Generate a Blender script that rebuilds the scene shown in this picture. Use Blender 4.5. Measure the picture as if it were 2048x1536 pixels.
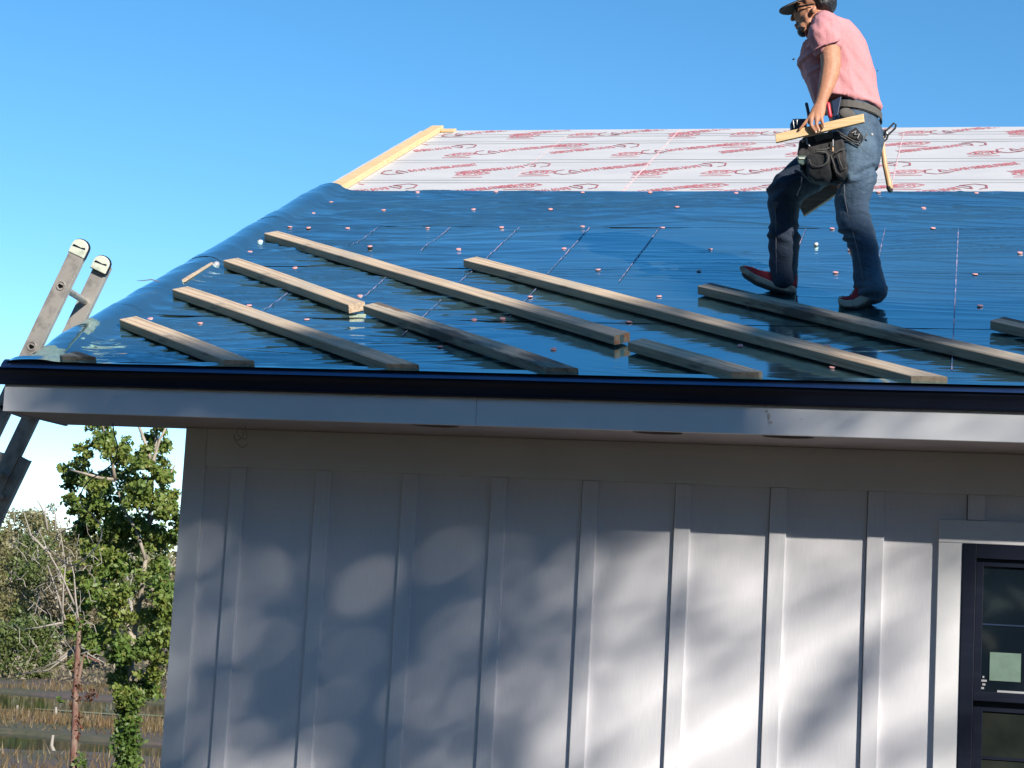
import bpy, bmesh, math, random
import numpy as np
from mathutils import Vector, Matrix
random.seed(7); rng = np.random.default_rng(11)
for o in list(bpy.data.objects): bpy.data.objects.remove(o, do_unlink=True)
C = bpy.context.scene.collection
SC = bpy.context.scene

# ---------------------------------------------------------------- camera
FPX = 3769.0; CAMZ = 1.75
def nz(v): v = np.array(v, float); return v/np.linalg.norm(v)
_up = nz([1676, -30270, FPX]); _X = -nz([-15724, -400, FPX]); _X = nz(_X-_up*_X.dot(_up))
_Yc = np.cross(_X, _up); _Yc = _Yc if _Yc[2] > 0 else -_Yc
M = np.array([_X, _Yc, _up])                     # camera vector (right, down, forward) -> world
cam = bpy.data.cameras.new('camera'); camo = bpy.data.objects.new('camera', cam); C.objects.link(camo)
R = Matrix(((M[0][0], -M[0][1], -M[0][2]), (M[1][0], -M[1][1], -M[1][2]), (M[2][0], -M[2][1], -M[2][2])))
camo.matrix_world = Matrix.Translation((0, 0, CAMZ)) @ R.to_4x4()
cam.sensor_width = 36; cam.lens = FPX/2048*36; cam.clip_start = 0.1; cam.clip_end = 2000
SC.camera = camo
SC.render.resolution_x = 1024; SC.render.resolution_y = 768

# ---------------------------------------------------------------- light
SUN = Vector((.6545, -.6103, .4462)).normalized()
w = bpy.data.worlds.new('World'); SC.world = w; w.use_nodes = True
nt = w.node_tree; bg = nt.nodes['Background']
sky = nt.nodes.new('ShaderNodeTexSky'); sky.sky_type = 'NISHITA'; sky.sun_disc = False
sky.sun_elevation = math.asin(SUN.z); sky.sun_rotation = math.atan2(SUN.x, SUN.y)
sky.air_density = 1.0; sky.dust_density = 0.0; sky.ozone_density = 1.2; sky.altitude = 3000
hs = nt.nodes.new('ShaderNodeHueSaturation'); hs.inputs['Saturation'].default_value = 1.3; hs.inputs['Hue'].default_value = .492; nt.links.new(sky.outputs[0], hs.inputs['Color'])
nt.links.new(hs.outputs[0], bg.inputs[0]); bg.inputs[1].default_value = 0.125
sl = bpy.data.lights.new('sun', 'SUN'); sl.energy = 5.0; sl.angle = math.radians(0.53); sl.color = (1, .93, .83)
so = bpy.data.objects.new('sun', sl); C.objects.link(so); so.rotation_euler = SUN.to_track_quat('Z', 'Y').to_euler()
so.location = (10, -10, 20)
SC.view_settings.view_transform = 'Standard'; SC.view_settings.look = 'None'
SC.view_settings.exposure = 0.68; SC.view_settings.gamma = 1
SC.view_settings.use_curve_mapping = False
SC.cycles.caustics_reflective = False; SC.cycles.caustics_refractive = False

# ---------------------------------------------------------------- geometry helpers
def ray(px, py): return M @ np.array([px-1024., py-768., FPX])
YK = 1.0
def P(px, py, Y):
    v = ray(px, py); v = v*(Y*YK/v[1]); return np.array([v[0], v[1], v[2]+CAMZ])
ORG = {}
def empty(name, loc, label=None, cat=None, group=None):
    o = bpy.data.objects.new(name, None); C.objects.link(o); o.location = loc; o.empty_display_size = .1
    ORG[o.name] = np.array(loc, float); tag(o, label, cat, group); return o
def tag(o, label=None, cat=None, group=None, kind=None):
    if label: o['label'] = label
    if cat: o['category'] = cat
    if group: o['group'] = group
    if kind: o['kind'] = kind
    return o
def obj(name, verts, faces, m, parent=None, smooth=False, mesh=None):
    if mesh is None:
        v = np.asarray(verts, float)
        org = ORG.get(parent.name, np.zeros(3)) if parent else np.zeros(3)
        mesh = bpy.data.meshes.new(name); mesh.from_pydata((v-org).tolist(), [], faces)
        if m: mesh.materials.append(m)
        if smooth: mesh.polygons.foreach_set('use_smooth', [True]*len(mesh.polygons))
        mesh.update()
    o = bpy.data.objects.new(name, mesh); C.objects.link(o)
    if parent:
        o.parent = parent; ORG[o.name] = ORG.get(parent.name, np.zeros(3))
    return o
def recalc(o):
    bm = bmesh.new(); bm.from_mesh(o.data); bmesh.ops.recalc_face_normals(bm, faces=bm.faces); bm.to_mesh(o.data); bm.free()
class MB:
    def __init__(s): s.v = []; s.f = []
    def add(s, v, f):
        n = len(s.v); s.v += [list(map(float, p)) for p in v]; s.f += [[i+n for i in q] for q in f]; return s
    def box(s, x0, x1, y0, y1, z0, z1):
        return s.add([(x0,y0,z0),(x1,y0,z0),(x1,y1,z0),(x0,y1,z0),(x0,y0,z1),(x1,y0,z1),(x1,y1,z1),(x0,y1,z1)],
                     [(0,3,2,1),(4,5,6,7),(0,1,5,4),(1,2,6,5),(2,3,7,6),(3,0,4,7)])
    def obox(s, o, a, b, c):                      # oriented box from corner o and edge vectors
        o, a, b, c = map(np.array, (o, a, b, c))
        return s.add([o, o+a, o+a+b, o+b, o+c, o+a+c, o+a+b+c, o+b+c],
                     [(0,3,2,1),(4,5,6,7),(0,1,5,4),(1,2,6,5),(2,3,7,6),(3,0,4,7)])
    def tube(s, pts, rad, n=10, depth=(0,1,0), ratio=1.0, round_ends=True):
        pts = [np.array(p, float) for p in pts]; k = len(pts)
        rad = [r if hasattr(r, '__len__') else (r, r*ratio) for r in (rad if hasattr(rad, '__len__') else [rad]*k)]
        rings = []
        for i in range(k):
            t = nz(pts[min(i+1, k-1)]-pts[max(i-1, 0)]); d = np.array(depth, float); d = d-t*d.dot(t)
            if np.linalg.norm(d) < 1e-3: d = np.array([0, 0, 1.])-t*t[2]
            d = nz(d); sd = np.cross(t, d)
            def ring(c, ra, rb): return [c+sd*ra*math.cos(q)+d*rb*math.sin(q) for q in np.linspace(0, 2*math.pi, n, endpoint=False)]
            a, b = rad[i]
            if i == 0 and round_ends:
                for e in (80, 55, 28): rings.append(ring(pts[i]-t*min(a, b)*math.sin(math.radians(e)), a*math.cos(math.radians(e)), b*math.cos(math.radians(e))))
            rings.append(ring(pts[i], a, b))
            if i == k-1 and round_ends:
                for e in (28, 55, 80): rings.append(ring(pts[i]+t*min(a, b)*math.sin(math.radians(e)), a*math.cos(math.radians(e)), b*math.cos(math.radians(e))))
        v = [p for r in rings for p in r]; f = []
        for i in range(len(rings)-1):
            for j in range(n): f.append((i*n+j, i*n+(j+1) % n, (i+1)*n+(j+1) % n, (i+1)*n+j))
        f.append(tuple(range(n))[::-1]); f.append(tuple(range((len(rings)-1)*n, len(rings)*n)))
        return s.add(v, f)
    def ell(s, c, a, b, cc, n=14, m=9):            # ellipsoid with half axis vectors
        c = np.array(c); a = np.array(a); b = np.array(b); cc = np.array(cc); v = []; f = []
        for i in range(m+1):
            th = math.pi*i/m; th = min(max(th, .05), math.pi-.05)
            for j in range(n):
                ph = 2*math.pi*j/n
                v.append(c+b*math.cos(th)+(a*math.cos(ph)+cc*math.sin(ph))*math.sin(th))
        for i in range(m):
            for j in range(n): f.append((i*n+j, i*n+(j+1) % n, (i+1)*n+(j+1) % n, (i+1)*n+j))
        f.append(tuple(range(n))[::-1]); f.append(tuple(range(m*n, (m+1)*n)))
        return s.add(v, f)
    def prism(s, outline, ext):                     # planar outline (3d points) extruded by a vector
        o = [np.array(p, float) for p in outline]; n = len(o); e = np.array(ext, float)
        return s.add(o+[p+e for p in o], [tuple(range(n))[::-1], tuple(range(n, 2*n))]+[(i, (i+1) % n, n+(i+1) % n, n+i) for i in range(n)])
    def out(s, name, m, parent=None, smooth=False, bevel=0, seg=2):
        o = obj(name, s.v, s.f, m, parent, smooth); recalc(o)
        if bevel: bake(o, [('BEVEL', dict(width=bevel, segments=seg, limit_method='ANGLE'))])
        return o
def bake(o, mods):
    for t, kw in mods:
        md = o.modifiers.new(t, t)
        for k, v in kw.items(): setattr(md, k, v)
    bpy.context.view_layer.update()
    dg = bpy.context.evaluated_depsgraph_get(); me = bpy.data.meshes.new_from_object(o.evaluated_get(dg))
    o.modifiers.clear(); o.data = me
    return o
def remesh(mb, name, m, parent, voxel=.008, smooth=4, fac=.5, wrinkle=None):
    o = obj(name, mb.v, mb.f, m, parent, True); recalc(o)
    bake(o, [('REMESH', dict(mode='VOXEL', voxel_size=voxel, use_smooth_shade=True)), ('SMOOTH', dict(factor=fac, iterations=smooth))])
    if wrinkle:
        me = o.data; n = len(me.vertices); co = np.empty(n*3); me.vertices.foreach_get('co', co); co = co.reshape(-1, 3)
        nr = np.empty(n*3); me.vertex_normals.foreach_get('vector', nr); nr = nr.reshape(-1, 3)
        co = co+nr*wrinkle(co+ORG[parent.name])[:, None]
        me.vertices.foreach_set('co', co.ravel()); me.update()
    if not o.data.materials: o.data.materials.append(m)
    return o
def hsh(i, j, seed): 
    n = (i*374761393+j*668265263+seed*1442695041) & 0x7fffffff
    n = ((n ^ (n >> 13))*1274126177) & 0x7fffffff
    return ((n ^ (n >> 16)) & 0xffff)/65535.
def vnoise(x, y, seed=0):
    xi = np.floor(x).astype(np.int64); yi = np.floor(y).astype(np.int64); fx = x-xi; fy = y-yi
    fx = fx*fx*(3-2*fx); fy = fy*fy*(3-2*fy)
    a = hsh(xi, yi, seed); b = hsh(xi+1, yi, seed); c = hsh(xi, yi+1, seed); d = hsh(xi+1, yi+1, seed)
    return (a*(1-fx)+b*fx)*(1-fy)+(c*(1-fx)+d*fx)*fy-.5
def fastmesh(name, V, F, m, parent=None, smooth=False):    # V (n,3), F (m,k) arrays
    org = ORG.get(parent.name, np.zeros(3)) if parent else np.zeros(3)
    me = bpy.data.meshes.new(name); V = np.asarray(V)-org; F = np.asarray(F); k = F.shape[1]
    me.vertices.add(len(V)); me.vertices.foreach_set('co', V.ravel())
    me.loops.add(F.size); me.loops.foreach_set('vertex_index', F.ravel().astype(np.int32))
    me.polygons.add(len(F)); me.polygons.foreach_set('loop_start', np.arange(0, F.size, k, dtype=np.int32))
    me.polygons.foreach_set('loop_total', np.full(len(F), k, dtype=np.int32))
    if smooth: me.polygons.foreach_set('use_smooth', np.ones(len(F), bool))
    me.update(calc_edges=True); me.materials.append(m)
    o = bpy.data.objects.new(name, me); C.objects.link(o)
    if parent: o.parent = parent; ORG[o.name] = org
    return o

# ---------------------------------------------------------------- materials
def mat(name, col, rough=.6, metal=0, spec=.5, ior=None, noise=None, bump=None, coat=0, sss=0):
    """noise: list of (scale, (sx,sy,sz), colour, lo, hi, amount) ; bump: list of (scale,(sx,sy,sz),strength,dist)"""
    m = bpy.data.materials.new(name); m.use_nodes = True; n = m.node_tree; L = n.links
    b = n.nodes['Principled BSDF']; b.inputs['Base Color'].default_value = (*col, 1); b.inputs['Roughness'].default_value = rough
    b.inputs['Metallic'].default_value = metal; b.inputs['Specular IOR Level'].default_value = spec
    if ior: b.inputs['IOR'].default_value = ior
    b.inputs['Coat Weight'].default_value = coat
    if sss: b.inputs['Subsurface Weight'].default_value = sss; b.inputs['Subsurface Scale'].default_value = .01
    tc = n.nodes.new('ShaderNodeTexCoord')
    def ntex(scale, st, detail=4, rot=None):
        mp = n.nodes.new('ShaderNodeMapping'); mp.inputs['Scale'].default_value = st
        if rot: mp.inputs['Rotation'].default_value = rot
        L.new(tc.outputs['Object'], mp.inputs[0]); t = n.nodes.new('ShaderNodeTexNoise'); t.inputs['Scale'].default_value = scale
        t.inputs['Detail'].default_value = detail; t.inputs['Roughness'].default_value = .6
        L.new(mp.outputs[0], t.inputs['Vector']); return t
    prev = None
    for nn in (noise or []):
        sc, st, c2, lo, hi, amt = nn[:6]
        t = ntex(sc, st); mr = n.nodes.new('ShaderNodeMapRange'); mr.inputs[1].default_value = lo; mr.inputs[2].default_value = hi
        mr.inputs[4].default_value = amt; L.new(t.outputs[0], mr.inputs[0])
        mx = n.nodes.new('ShaderNodeMix'); mx.data_type = 'RGBA'; L.new(mr.outputs[0], mx.inputs[0])
        if prev: L.new(prev, mx.inputs[6])
        else: mx.inputs[6].default_value = (*col, 1)
        mx.inputs[7].default_value = (*c2, 1); prev = mx.outputs[2]
    if prev: L.new(prev, b.inputs['Base Color'])
    pb = None
    for sc, st, strg, dist in (bump or []):
        t = ntex(sc, st, 5); bp = n.nodes.new('ShaderNodeBump'); bp.inputs['Strength'].default_value = strg; bp.inputs['Distance'].default_value = dist
        L.new(t.outputs[0], bp.inputs['Height'])
        if pb: L.new(pb, bp.inputs['Normal'])
        pb = bp.outputs[0]
    if pb: L.new(pb, b.inputs['Normal'])
    return m
U = (1, 1, 1)
m_siding = mat('white_painted_siding', (.70, .69, .725), .5, noise=[(3, (1, 1, .3), (.645, .64, .675), .35, .7, 1), (60, (3, 3, .2), (.73, .73, .74), .45, .6, .5)],
               bump=[(45, (6, 6, .25), .25, .0015), (400, U, .12, .0005)])
m_trim = mat('white_painted_trim', (.70, .70, .71), .5, noise=[(2.5, U, (.64, .645, .66), .35, .7, 1), (30, (.3, 1, 3), (.58, .56, .53), .66, .75, .5)], bump=[(45, (.3, 6, 6), .2, .001)])
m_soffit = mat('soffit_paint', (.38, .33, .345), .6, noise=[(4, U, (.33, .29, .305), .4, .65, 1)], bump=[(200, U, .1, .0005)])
m_flange = mat('dark_blue_metal', (.11, .16, .27), .3, metal=.9, noise=[(3, U, (.09, .13, .23), .4, .65, 1)])
m_black = mat('black_metal_trim', (.004, .007, .018), .42, spec=.35, noise=[(20, (.1, 1, 1), (.012, .016, .03), .5, .7, .6)], bump=[(9, (.15, 1, 1), .3, .003)])
m_film = mat('blue_glossy_film', (.60, .97, 1.0), .09, metal=.97, noise=[(1.7, (1, 1, 1), (.42, .84, .98), .4, .7, .8), (26, (.4, 1, 1), (.42, .66, .76), .66, .78, .5)],
             bump=[(7, (.3, 2.5, 2.5), .12, .004), (40, (.3, 3, 3), .05, .0012)])
m_white = mat('white_underlayment', (.54, .53, .525), .55, noise=[(2, (1, 3, 1), (.49, .485, .49), .4, .65, 1)], bump=[(6, (.15, 3, 3), .2, .004)])
m_lap = mat('grey_lap_print', (.42, .42, .43), .6)
m_red = mat('red_print', (.56, .16, .18), .6, noise=[(30, U, (.62, .32, .34), .5, .62, .8)])
m_redd = mat('dark_red_print', (.33, .10, .12), .6, noise=[(40, U, (.55, .35, .36), .55, .65, .7)])
m_chalk = mat('pink_chalk', (.36, .27, .38), .8, noise=[(16, U, (.05, .12, .24), .40, .56, 1)])
m_chalkr = mat('red_chalk', (.68, .36, .37), .8, noise=[(25, U, (.64, .6, .6), .42, .58, 1)])
m_cap = mat('pink_plastic_cap', (.72, .34, .32), .45)
m_wood = mat('fresh_lumber', (.70, .50, .27), .6, noise=[(6, (.6, 9, 9), (.60, .40, .19), .42, .62, 1), (2, (3, 3, 3), (.66, .48, .27), .5, .7, .7)], bump=[(10, (.5, 12, 12), .2, .002)])
m_board = mat('weathered_lumber', (.60, .46, .32), .7,
              noise=[(7, (.35, 9, 9), (.36, .26, .18), .42, .62, 1), (1.6, (1.2, 2, 2), (.40, .35, .28), .42, .62, .7), (3.2, (1.2, 5, 5), (.16, .12, .09), .62, .72, .8), (90, U, (.1, .08, .06), .66, .72, .6)], bump=[(12, (.4, 12, 12), .3, .002)])
m_board_shade = mat('shaded_stained_lumber', (.44, .37, .28), .75,  # tree shade put into the base tone; the dark blotches are stains
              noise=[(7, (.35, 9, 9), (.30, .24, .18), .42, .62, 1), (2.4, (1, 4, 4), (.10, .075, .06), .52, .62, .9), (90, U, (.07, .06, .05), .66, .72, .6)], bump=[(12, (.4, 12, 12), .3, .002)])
m_alu = mat('dull_aluminium', (.46, .43, .39), .45, metal=.4, noise=[(14, (1, 1, 1), (.30, .28, .26), .48, .64, 1), (60, U, (.16, .15, .14), .62, .7, .8)], bump=[(40, U, .1, .001)])
m_capg = mat('pale_plastic_cap', (.62, .66, .55), .5, noise=[(20, U, (.4, .45, .36), .5, .65, .8)])
m_hole = mat('dark_opening', (.004, .004, .004), .9, spec=.1)
m_glass = mat('dark_window_glass', (.006, .011, .017), .04, spec=.22, bump=[(1.5, U, .02, .01)])
m_glassl = mat('dark_window_glass_low', (.012, .016, .015), .05, spec=.22, noise=[(2, U, (.03, .034, .028), .4, .6, 1)])
m_stick = mat('pale_green_sticker', (.13, .20, .16), .6, noise=[(20, U, (.15, .23, .19), .4, .6, 1)])
m_skin = mat('tanned_skin', (.46, .215, .125), .62, noise=[(14, U, (.42, .19, .11), .4, .65, 1), (70, U, (.56, .30, .19), .5, .7, .6)], bump=[(24, (1, 1, .4), .35, .006), (90, U, .2, .002)], sss=.08)
m_nail = mat('fingernail', (.55, .36, .28), .35)
m_shirt = mat('pink_cotton', (.54, .235, .25), .85, noise=[(5, U, (.48, .20, .215), .4, .65, 1), (300, U, (.58, .28, .29), .45, .6, .5)], bump=[(16, (1, 1, .5), .7, .012), (45, (1, .6, 2), .35, .005), (400, U, .2, .0006)])
m_denim = mat('blue_denim', (.040, .075, .125), .85, noise=[(6, (1, 1, .5), (.095, .155, .215), .45, .6, .9), (26, (1, 1, 2), (.16, .22, .26), .62, .75, .6), (500, U, (.03, .05, .085), .45, .6, .6)], bump=[(22, (1, 1, 1.6), .8, .014), (60, (1, 1, 2.4), .4, .004), (500, U, .25, .0006)])
m_denim_shade = mat('shaded_denim', (.015, .026, .052), .85, noise=[(9, (1, 1, .5), (.03, .05, .085), .42, .62, .9), (500, U, (.012, .02, .035), .45, .6, .6)], bump=[(22, (1, 1, 1.6), .8, .014), (60, (1, 1, 2.4), .4, .004), (500, U, .25, .0006)])  # shade on the far leg painted as a darker denim
m_stitch = mat('seam_thread', (.12, .13, .15), .8)
m_bag = mat('black_canvas', (.018, .017, .018), .75, noise=[(20, U, (.035, .032, .03), .5, .65, 1)], bump=[(30, U, .4, .005), (300, U, .2, .0006)])
m_bagt = mat('grey_webbing', (.10, .092, .085), .8, noise=[(20, U, (.06, .055, .05), .5, .65, 1)], bump=[(300, U, .3, .0008)])
m_hair = mat('black_hair', (.010, .009, .010), .45, bump=[(60, (1, 1, .4), .8, .01)])
m_capc = mat('black_cap_cloth', (.012, .012, .018), .8)
m_brim = mat('grey_brim', (.17, .145, .13), .8)
m_lens = mat('dark_lens', (.01, .01, .012), .08)
m_shoe = mat('red_canvas', (.42, .03, .04), .8, bump=[(200, U, .2, .001)])
m_sole = mat('dirty_rubber_sole', (.46, .39, .31), .7, noise=[(18, U, (.22, .18, .14), .5, .68, .9)])
m_soleb = mat('dark_sole_bottom', (.06, .05, .045), .8, bump=[(120, U, .6, .002)])
m_lace = mat('white_lace', (.6, .6, .58), .8)
m_tool = mat('tool_steel', (.25, .25, .25), .35, metal=.8)
m_toolr = mat('red_tool_grip', (.5, .02, .04), .4)
m_toolb = mat('dark_blue_tool_grip', (.015, .03, .07), .4)
m_tape = mat('tape_measure_case', (.20, .27, .23), .3, metal=.4)
m_handle = mat('hickory_handle', (.56, .36, .19), .5, noise=[(8, (6, 6, .5), (.45, .26, .12), .45, .6, 1)])
m_wire = mat('clear_cable', (.35, .36, .38), .4)
m_wired = mat('dark_cable', (.055, .06, .07), .4)
m_stain = mat('brown_stain', (.42, .35, .30), .8, noise=[(60, U, (.56, .53, .50), .4, .6, 1)])
m_orange = mat('orange_end_paint', (.62, .25, .10), .7, noise=[(30, U, (.6, .42, .28), .45, .6, 1)])
m_bug = mat('insect', (.02, .03, .03), .5)
m_int = mat('plain_wall', (.45, .45, .45), .8)

def leafmat(name, c, c2, c3):
    m = mat(name, c, .5, noise=[(1.1, U, c2, .42, .6, 1), (9, U, c3, .56, .68, .8)]); n = m.node_tree
    b = n.nodes['Principled BSDF']; out = n.nodes['Material Output']
    tr = n.nodes.new('ShaderNodeBsdfTranslucent'); mx = n.nodes.new('ShaderNodeMixShader'); mx.inputs[0].default_value = .28
    src = b.inputs['Base Color'].links[0].from_socket
    n.links.new(src, tr.inputs[0]); n.links.new(b.outputs[0], mx.inputs[1]); n.links.new(tr.outputs[0], mx.inputs[2]); n.links.new(mx.outputs[0], out.inputs[0])
    return m
m_leaf = leafmat('green_leaves', (.10, .175, .035), (.19, .24, .05), (.32, .24, .07))
m_leafv = leafmat('vine_leaves', (.075, .14, .025), (.14, .20, .04), (.22, .18, .05))
m_leafr = leafmat('red_vine_leaves', (.14, .035, .02), (.10, .05, .02), (.07, .08, .02))
m_scrub1 = leafmat('olive_scrub', (.16, .165, .06), (.23, .20, .10), (.29, .23, .14))
m_scrub2 = leafmat('green_scrub', (.09, .14, .035), (.14, .17, .05), (.21, .18, .09))
m_scrub3 = leafmat('tan_scrub', (.25, .20, .13), (.17, .15, .08), (.30, .25, .18))
m_belt = leafmat('brown_grey_scrub', (.085, .078, .06), (.11, .095, .075), (.14, .115, .09))
m_bark = mat('pale_bark', (.36, .31, .25), .9, noise=[(8, (1, 1, .3), (.2, .17, .13), .45, .6, 1)], bump=[(20, (1, 1, .3), .6, .03)])
m_barkr = mat('reddish_bark', (.22, .155, .12), .9, noise=[(6, (1, 1, .4), (.14, .06, .045), .45, .6, 1)], bump=[(20, (1, 1, .3), .6, .03)])
m_twig = mat('grey_twigs', (.30, .27, .235), .9)
m_ground = mat('dry_ground', (.088, .066, .062), .95, noise=[(.35, U, (.06, .065, .028), .42, .6, 1), (2.5, U, (.14, .10, .065), .5, .7, .7), (14, U, (.08, .065, .04), .5, .65, .6)], bump=[(3, U, .6, .1), (25, U, .5, .02)])
m_water = mat('pond_water', (.012, .016, .010), .06, bump=[(3, (1, .4, 1), .05, .02)])
m_algae = mat('pond_algae', (.15, .17, .075), .7, noise=[(1.2, (1, 2.5, 1), (.22, .22, .13), .42, .6, 1), (8, U, (.08, .10, .04), .55, .65, .6)])
m_grass = leafmat('dry_marsh_grass', (.16, .12, .055), (.20, .12, .05), (.10, .11, .035))

# ---------------------------------------------------------------- terrain, pond
def ground_z(x, y):
    t = np.clip((y-15)/18, 0, 1); t = t*t*(3-2*t)
    z = -1.95*t+.10*vnoise(x*.12, y*.12, 3)*np.clip((y-10)/10, 0, 1)
    bands = [(41.5, 46.2, -.32), (54.5, 65.0, -.32), (68.5, 70.2, -.22)]
    for a, b, d in bands:
        wob = 2.2*vnoise(x*.1, y*0, 5)+.8*vnoise(x*.5, y*0, 6)
        m = np.clip((y+wob-a)/.9, 0, 1)*np.clip((b-(y+wob))/.9, 0, 1); z = z+d*m
    far = np.clip((y-76)/60, 0, 1); z = z+far*2.2
    return z
xs = np.unique(np.concatenate([np.linspace(-700, -60, 9), np.linspace(-60, 30, 120), np.linspace(30, 700, 9)]))
ys = np.unique(np.concatenate([np.linspace(-500, -40, 8), np.linspace(-40, 14, 30), np.linspace(14, 100, 260), np.linspace(100, 1200, 14)]))
gx, gy = np.meshgrid(xs, ys); gz = ground_z(gx, gy)
V = np.stack([gx, gy, gz], -1).reshape(-1, 3); nx = len(xs)
i, j = np.meshgrid(np.arange(len(ys)-1), np.arange(nx-1), indexing='ij'); q = (i*nx+j).ravel()
F = np.stack([q, q+1, q+nx+1, q+nx], -1)
tag(fastmesh('ground', V, F, m_ground, smooth=True), kind='structure')
WZ = -2.03
tag(MB().add([(-120, 36, WZ), (60, 36, WZ), (60, 84, WZ), (-120, 84, WZ)], [(0, 1, 2, 3)]).out('pond_water', m_water), kind='structure')
# floating algae mats
mb = MB()
for (y0, y1, n) in ((65.8, 68.6, 26), (46.0, 47.2, 18), (42.0, 44.5, 9), (55.5, 58, 8)):
    for k in range(n):
        cx = random.uniform(-42, -8); cy = random.uniform(y0, y1); rx = random.uniform(.8, 3.2); ry = random.uniform(.2, .6)
        pts = [(cx+rx*math.cos(a)*random.uniform(.7, 1.1), cy+ry*math.sin(a)*random.uniform(.7, 1.1), WZ+.012+.0015*k) for a in np.linspace(0, 6.28, 11)[:-1]]
        mb.add(pts, [tuple(range(10))])
tag(mb.out('pond_algae', m_algae), 'pale green mats of algae floating on the pond', 'algae', kind='stuff')

# ---------------------------------------------------------------- vegetation helpers
def leaf_quads(cen, size, flat=.0, asp=.62):
    n = len(cen); a = rng.normal(size=(n, 3)); a[:, 2] *= 1-flat*.5; a /= np.linalg.norm(a, axis=1)[:, None]
    b = rng.normal(size=(n, 3)); b -= a*(a*b).sum(1)[:, None]; b /= np.linalg.norm(b, axis=1)[:, None]
    sz = size*rng.uniform(.45, 1.55, n)[:, None]
    c = np.cross(a, b)
    V = np.stack([cen-a*sz*.5, cen+b*sz*asp*.5+c*sz*.06, cen+a*sz*.5, cen-b*sz*asp*.5+c*sz*.06], 1).reshape(-1, 3)
    return V, np.arange(4*n).reshape(n, 4)
def clump_points(clumps, per, hollow=.45):
    out = []
    for c, r in clumps:
        n = max(8, int(per*(r[0]*r[2]) if hasattr(r, '__len__') else per*r*r)); r = np.array(r if hasattr(r, '__len__') else (r, r, r))
        d = rng.normal(size=(n, 3)); d /= np.linalg.norm(d, axis=1)[:, None]
        out.append(np.array(c)+d*r*(rng.uniform(hollow**3, 1, n)**(1/3))[:, None]*rng.uniform(.75, 1.15, (n, 1)))
    return np.concatenate(out)
def limb(mb, pts, r0, r1, n=7):
    k = len(pts); mb.tube(pts, [r0+(r1-r0)*i/(k-1) for i in range(k)], n=n, round_ends=False)
def wobble(a, b, k, amp):
    a = np.array(a); b = np.array(b); return [a+(b-a)*t+(rng.normal(size=3)*amp if 0 < t < 1 else 0) for t in np.linspace(0, 1, k)]

# --- main tree behind the left corner of the house
TY = 28.
pt = lambda x, y, dy=0: P(x, y, TY+dy)
root = empty('leafy_tree', tuple(pt(250, 1640)), 'tall green tree overgrown with ivy, framed between the house corner and the ladder', 'tree')
tr = MB()
trunk_px = [(246, 1660), (250, 1536), (262, 1420), (262, 1330), (266, 1280), (280, 1200), (291, 1120), (298, 1050), (305, 960), (312, 880), (318, 800), (322, 720)]
limb(tr, [pt(x, y, .25) for x, y in trunk_px], .062, .016, 9)
for a, b, dy in (((266, 1280), (190, 1130), .3), ((291, 1120), (230, 960), -.2), ((230, 960), (205, 850), -.2), ((298, 1050), (350, 930), .2), ((305, 960), (340, 840), 0), ((280, 1200), (350, 1120), .3), ((262, 1330), (210, 1230), .2), ((230, 960), (140, 940), -.4), ((305, 930), (250, 800), 0)):
    limb(tr, [pt(*a)]+wobble(pt(*a, dy*.5), pt(*b, dy), 4, .04)[1:], .035, .012)
tr.out('trunk', m_bark, root, True)
cl = []
blob = [(205, 880, 30), (170, 905, 26), (235, 905, 34), (140, 950, 26), (178, 960, 36), (225, 965, 40), (150, 1005, 26), (300, 875, 22), (325, 900, 24), (318, 860, 20), (292, 930, 32), (330, 960, 30), (270, 985, 42), (320, 1010, 42), (345, 990, 20), (200, 1020, 42), (240, 1060, 50), (160, 1060, 30), (300, 1080, 44), (340, 1070, 26), (190, 1110, 40), (235, 1140, 44), (310, 1150, 44), (340, 1180, 28), (180, 1175, 40), (225, 1215, 44), (320, 1230, 40), (150, 1230, 34), (190, 1270, 40), (240, 1290, 42), (300, 1300, 44), (330, 1270, 26), (165, 1310, 28), (230, 1350, 36), (300, 1365, 34), (260, 1390, 34), (200, 850, 26), (220, 810, 30), (300, 810, 34), (250, 760, 40), (310, 740, 36), (150, 1150, 26)]
pxm = lambda p: p*TY/FPX
blob += [(x+random.uniform(-22, 22), y+random.uniform(-25, 25), r*.75) for x, y, r in blob if y > 860]
for x, y, r in blob: cl.append((pt(x, y, random.uniform(-.5, .7)), (pxm(r)*1.05, pxm(r)*1.3, pxm(r))))
sub = []
for c, r in cl:                                   # break every clump into small leafy sprays
    for k in range(9):
        d = nz(rng.normal(size=3)); sub.append((c+d*np.array(r)*rng.uniform(.2, 1.0), (r[0]*.46, r[1]*.46, r[2]*.40)))
pts = clump_points(sub, 4300, .2)
V, F = leaf_quads(pts, .078); fastmesh('crown', V, F, m_leaf, root)
iv = []
for y in range(1370, 1680, 9):
    iv.append((pt(255+random.uniform(-18, 18)-(y-1370)*.03, y, random.uniform(-.15, .15)), pxm(random.uniform(16, 30))))
V, F = leaf_quads(clump_points(iv, 4200, .2), .075); fastmesh('ivy', V, F, m_leafv, root)
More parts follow.
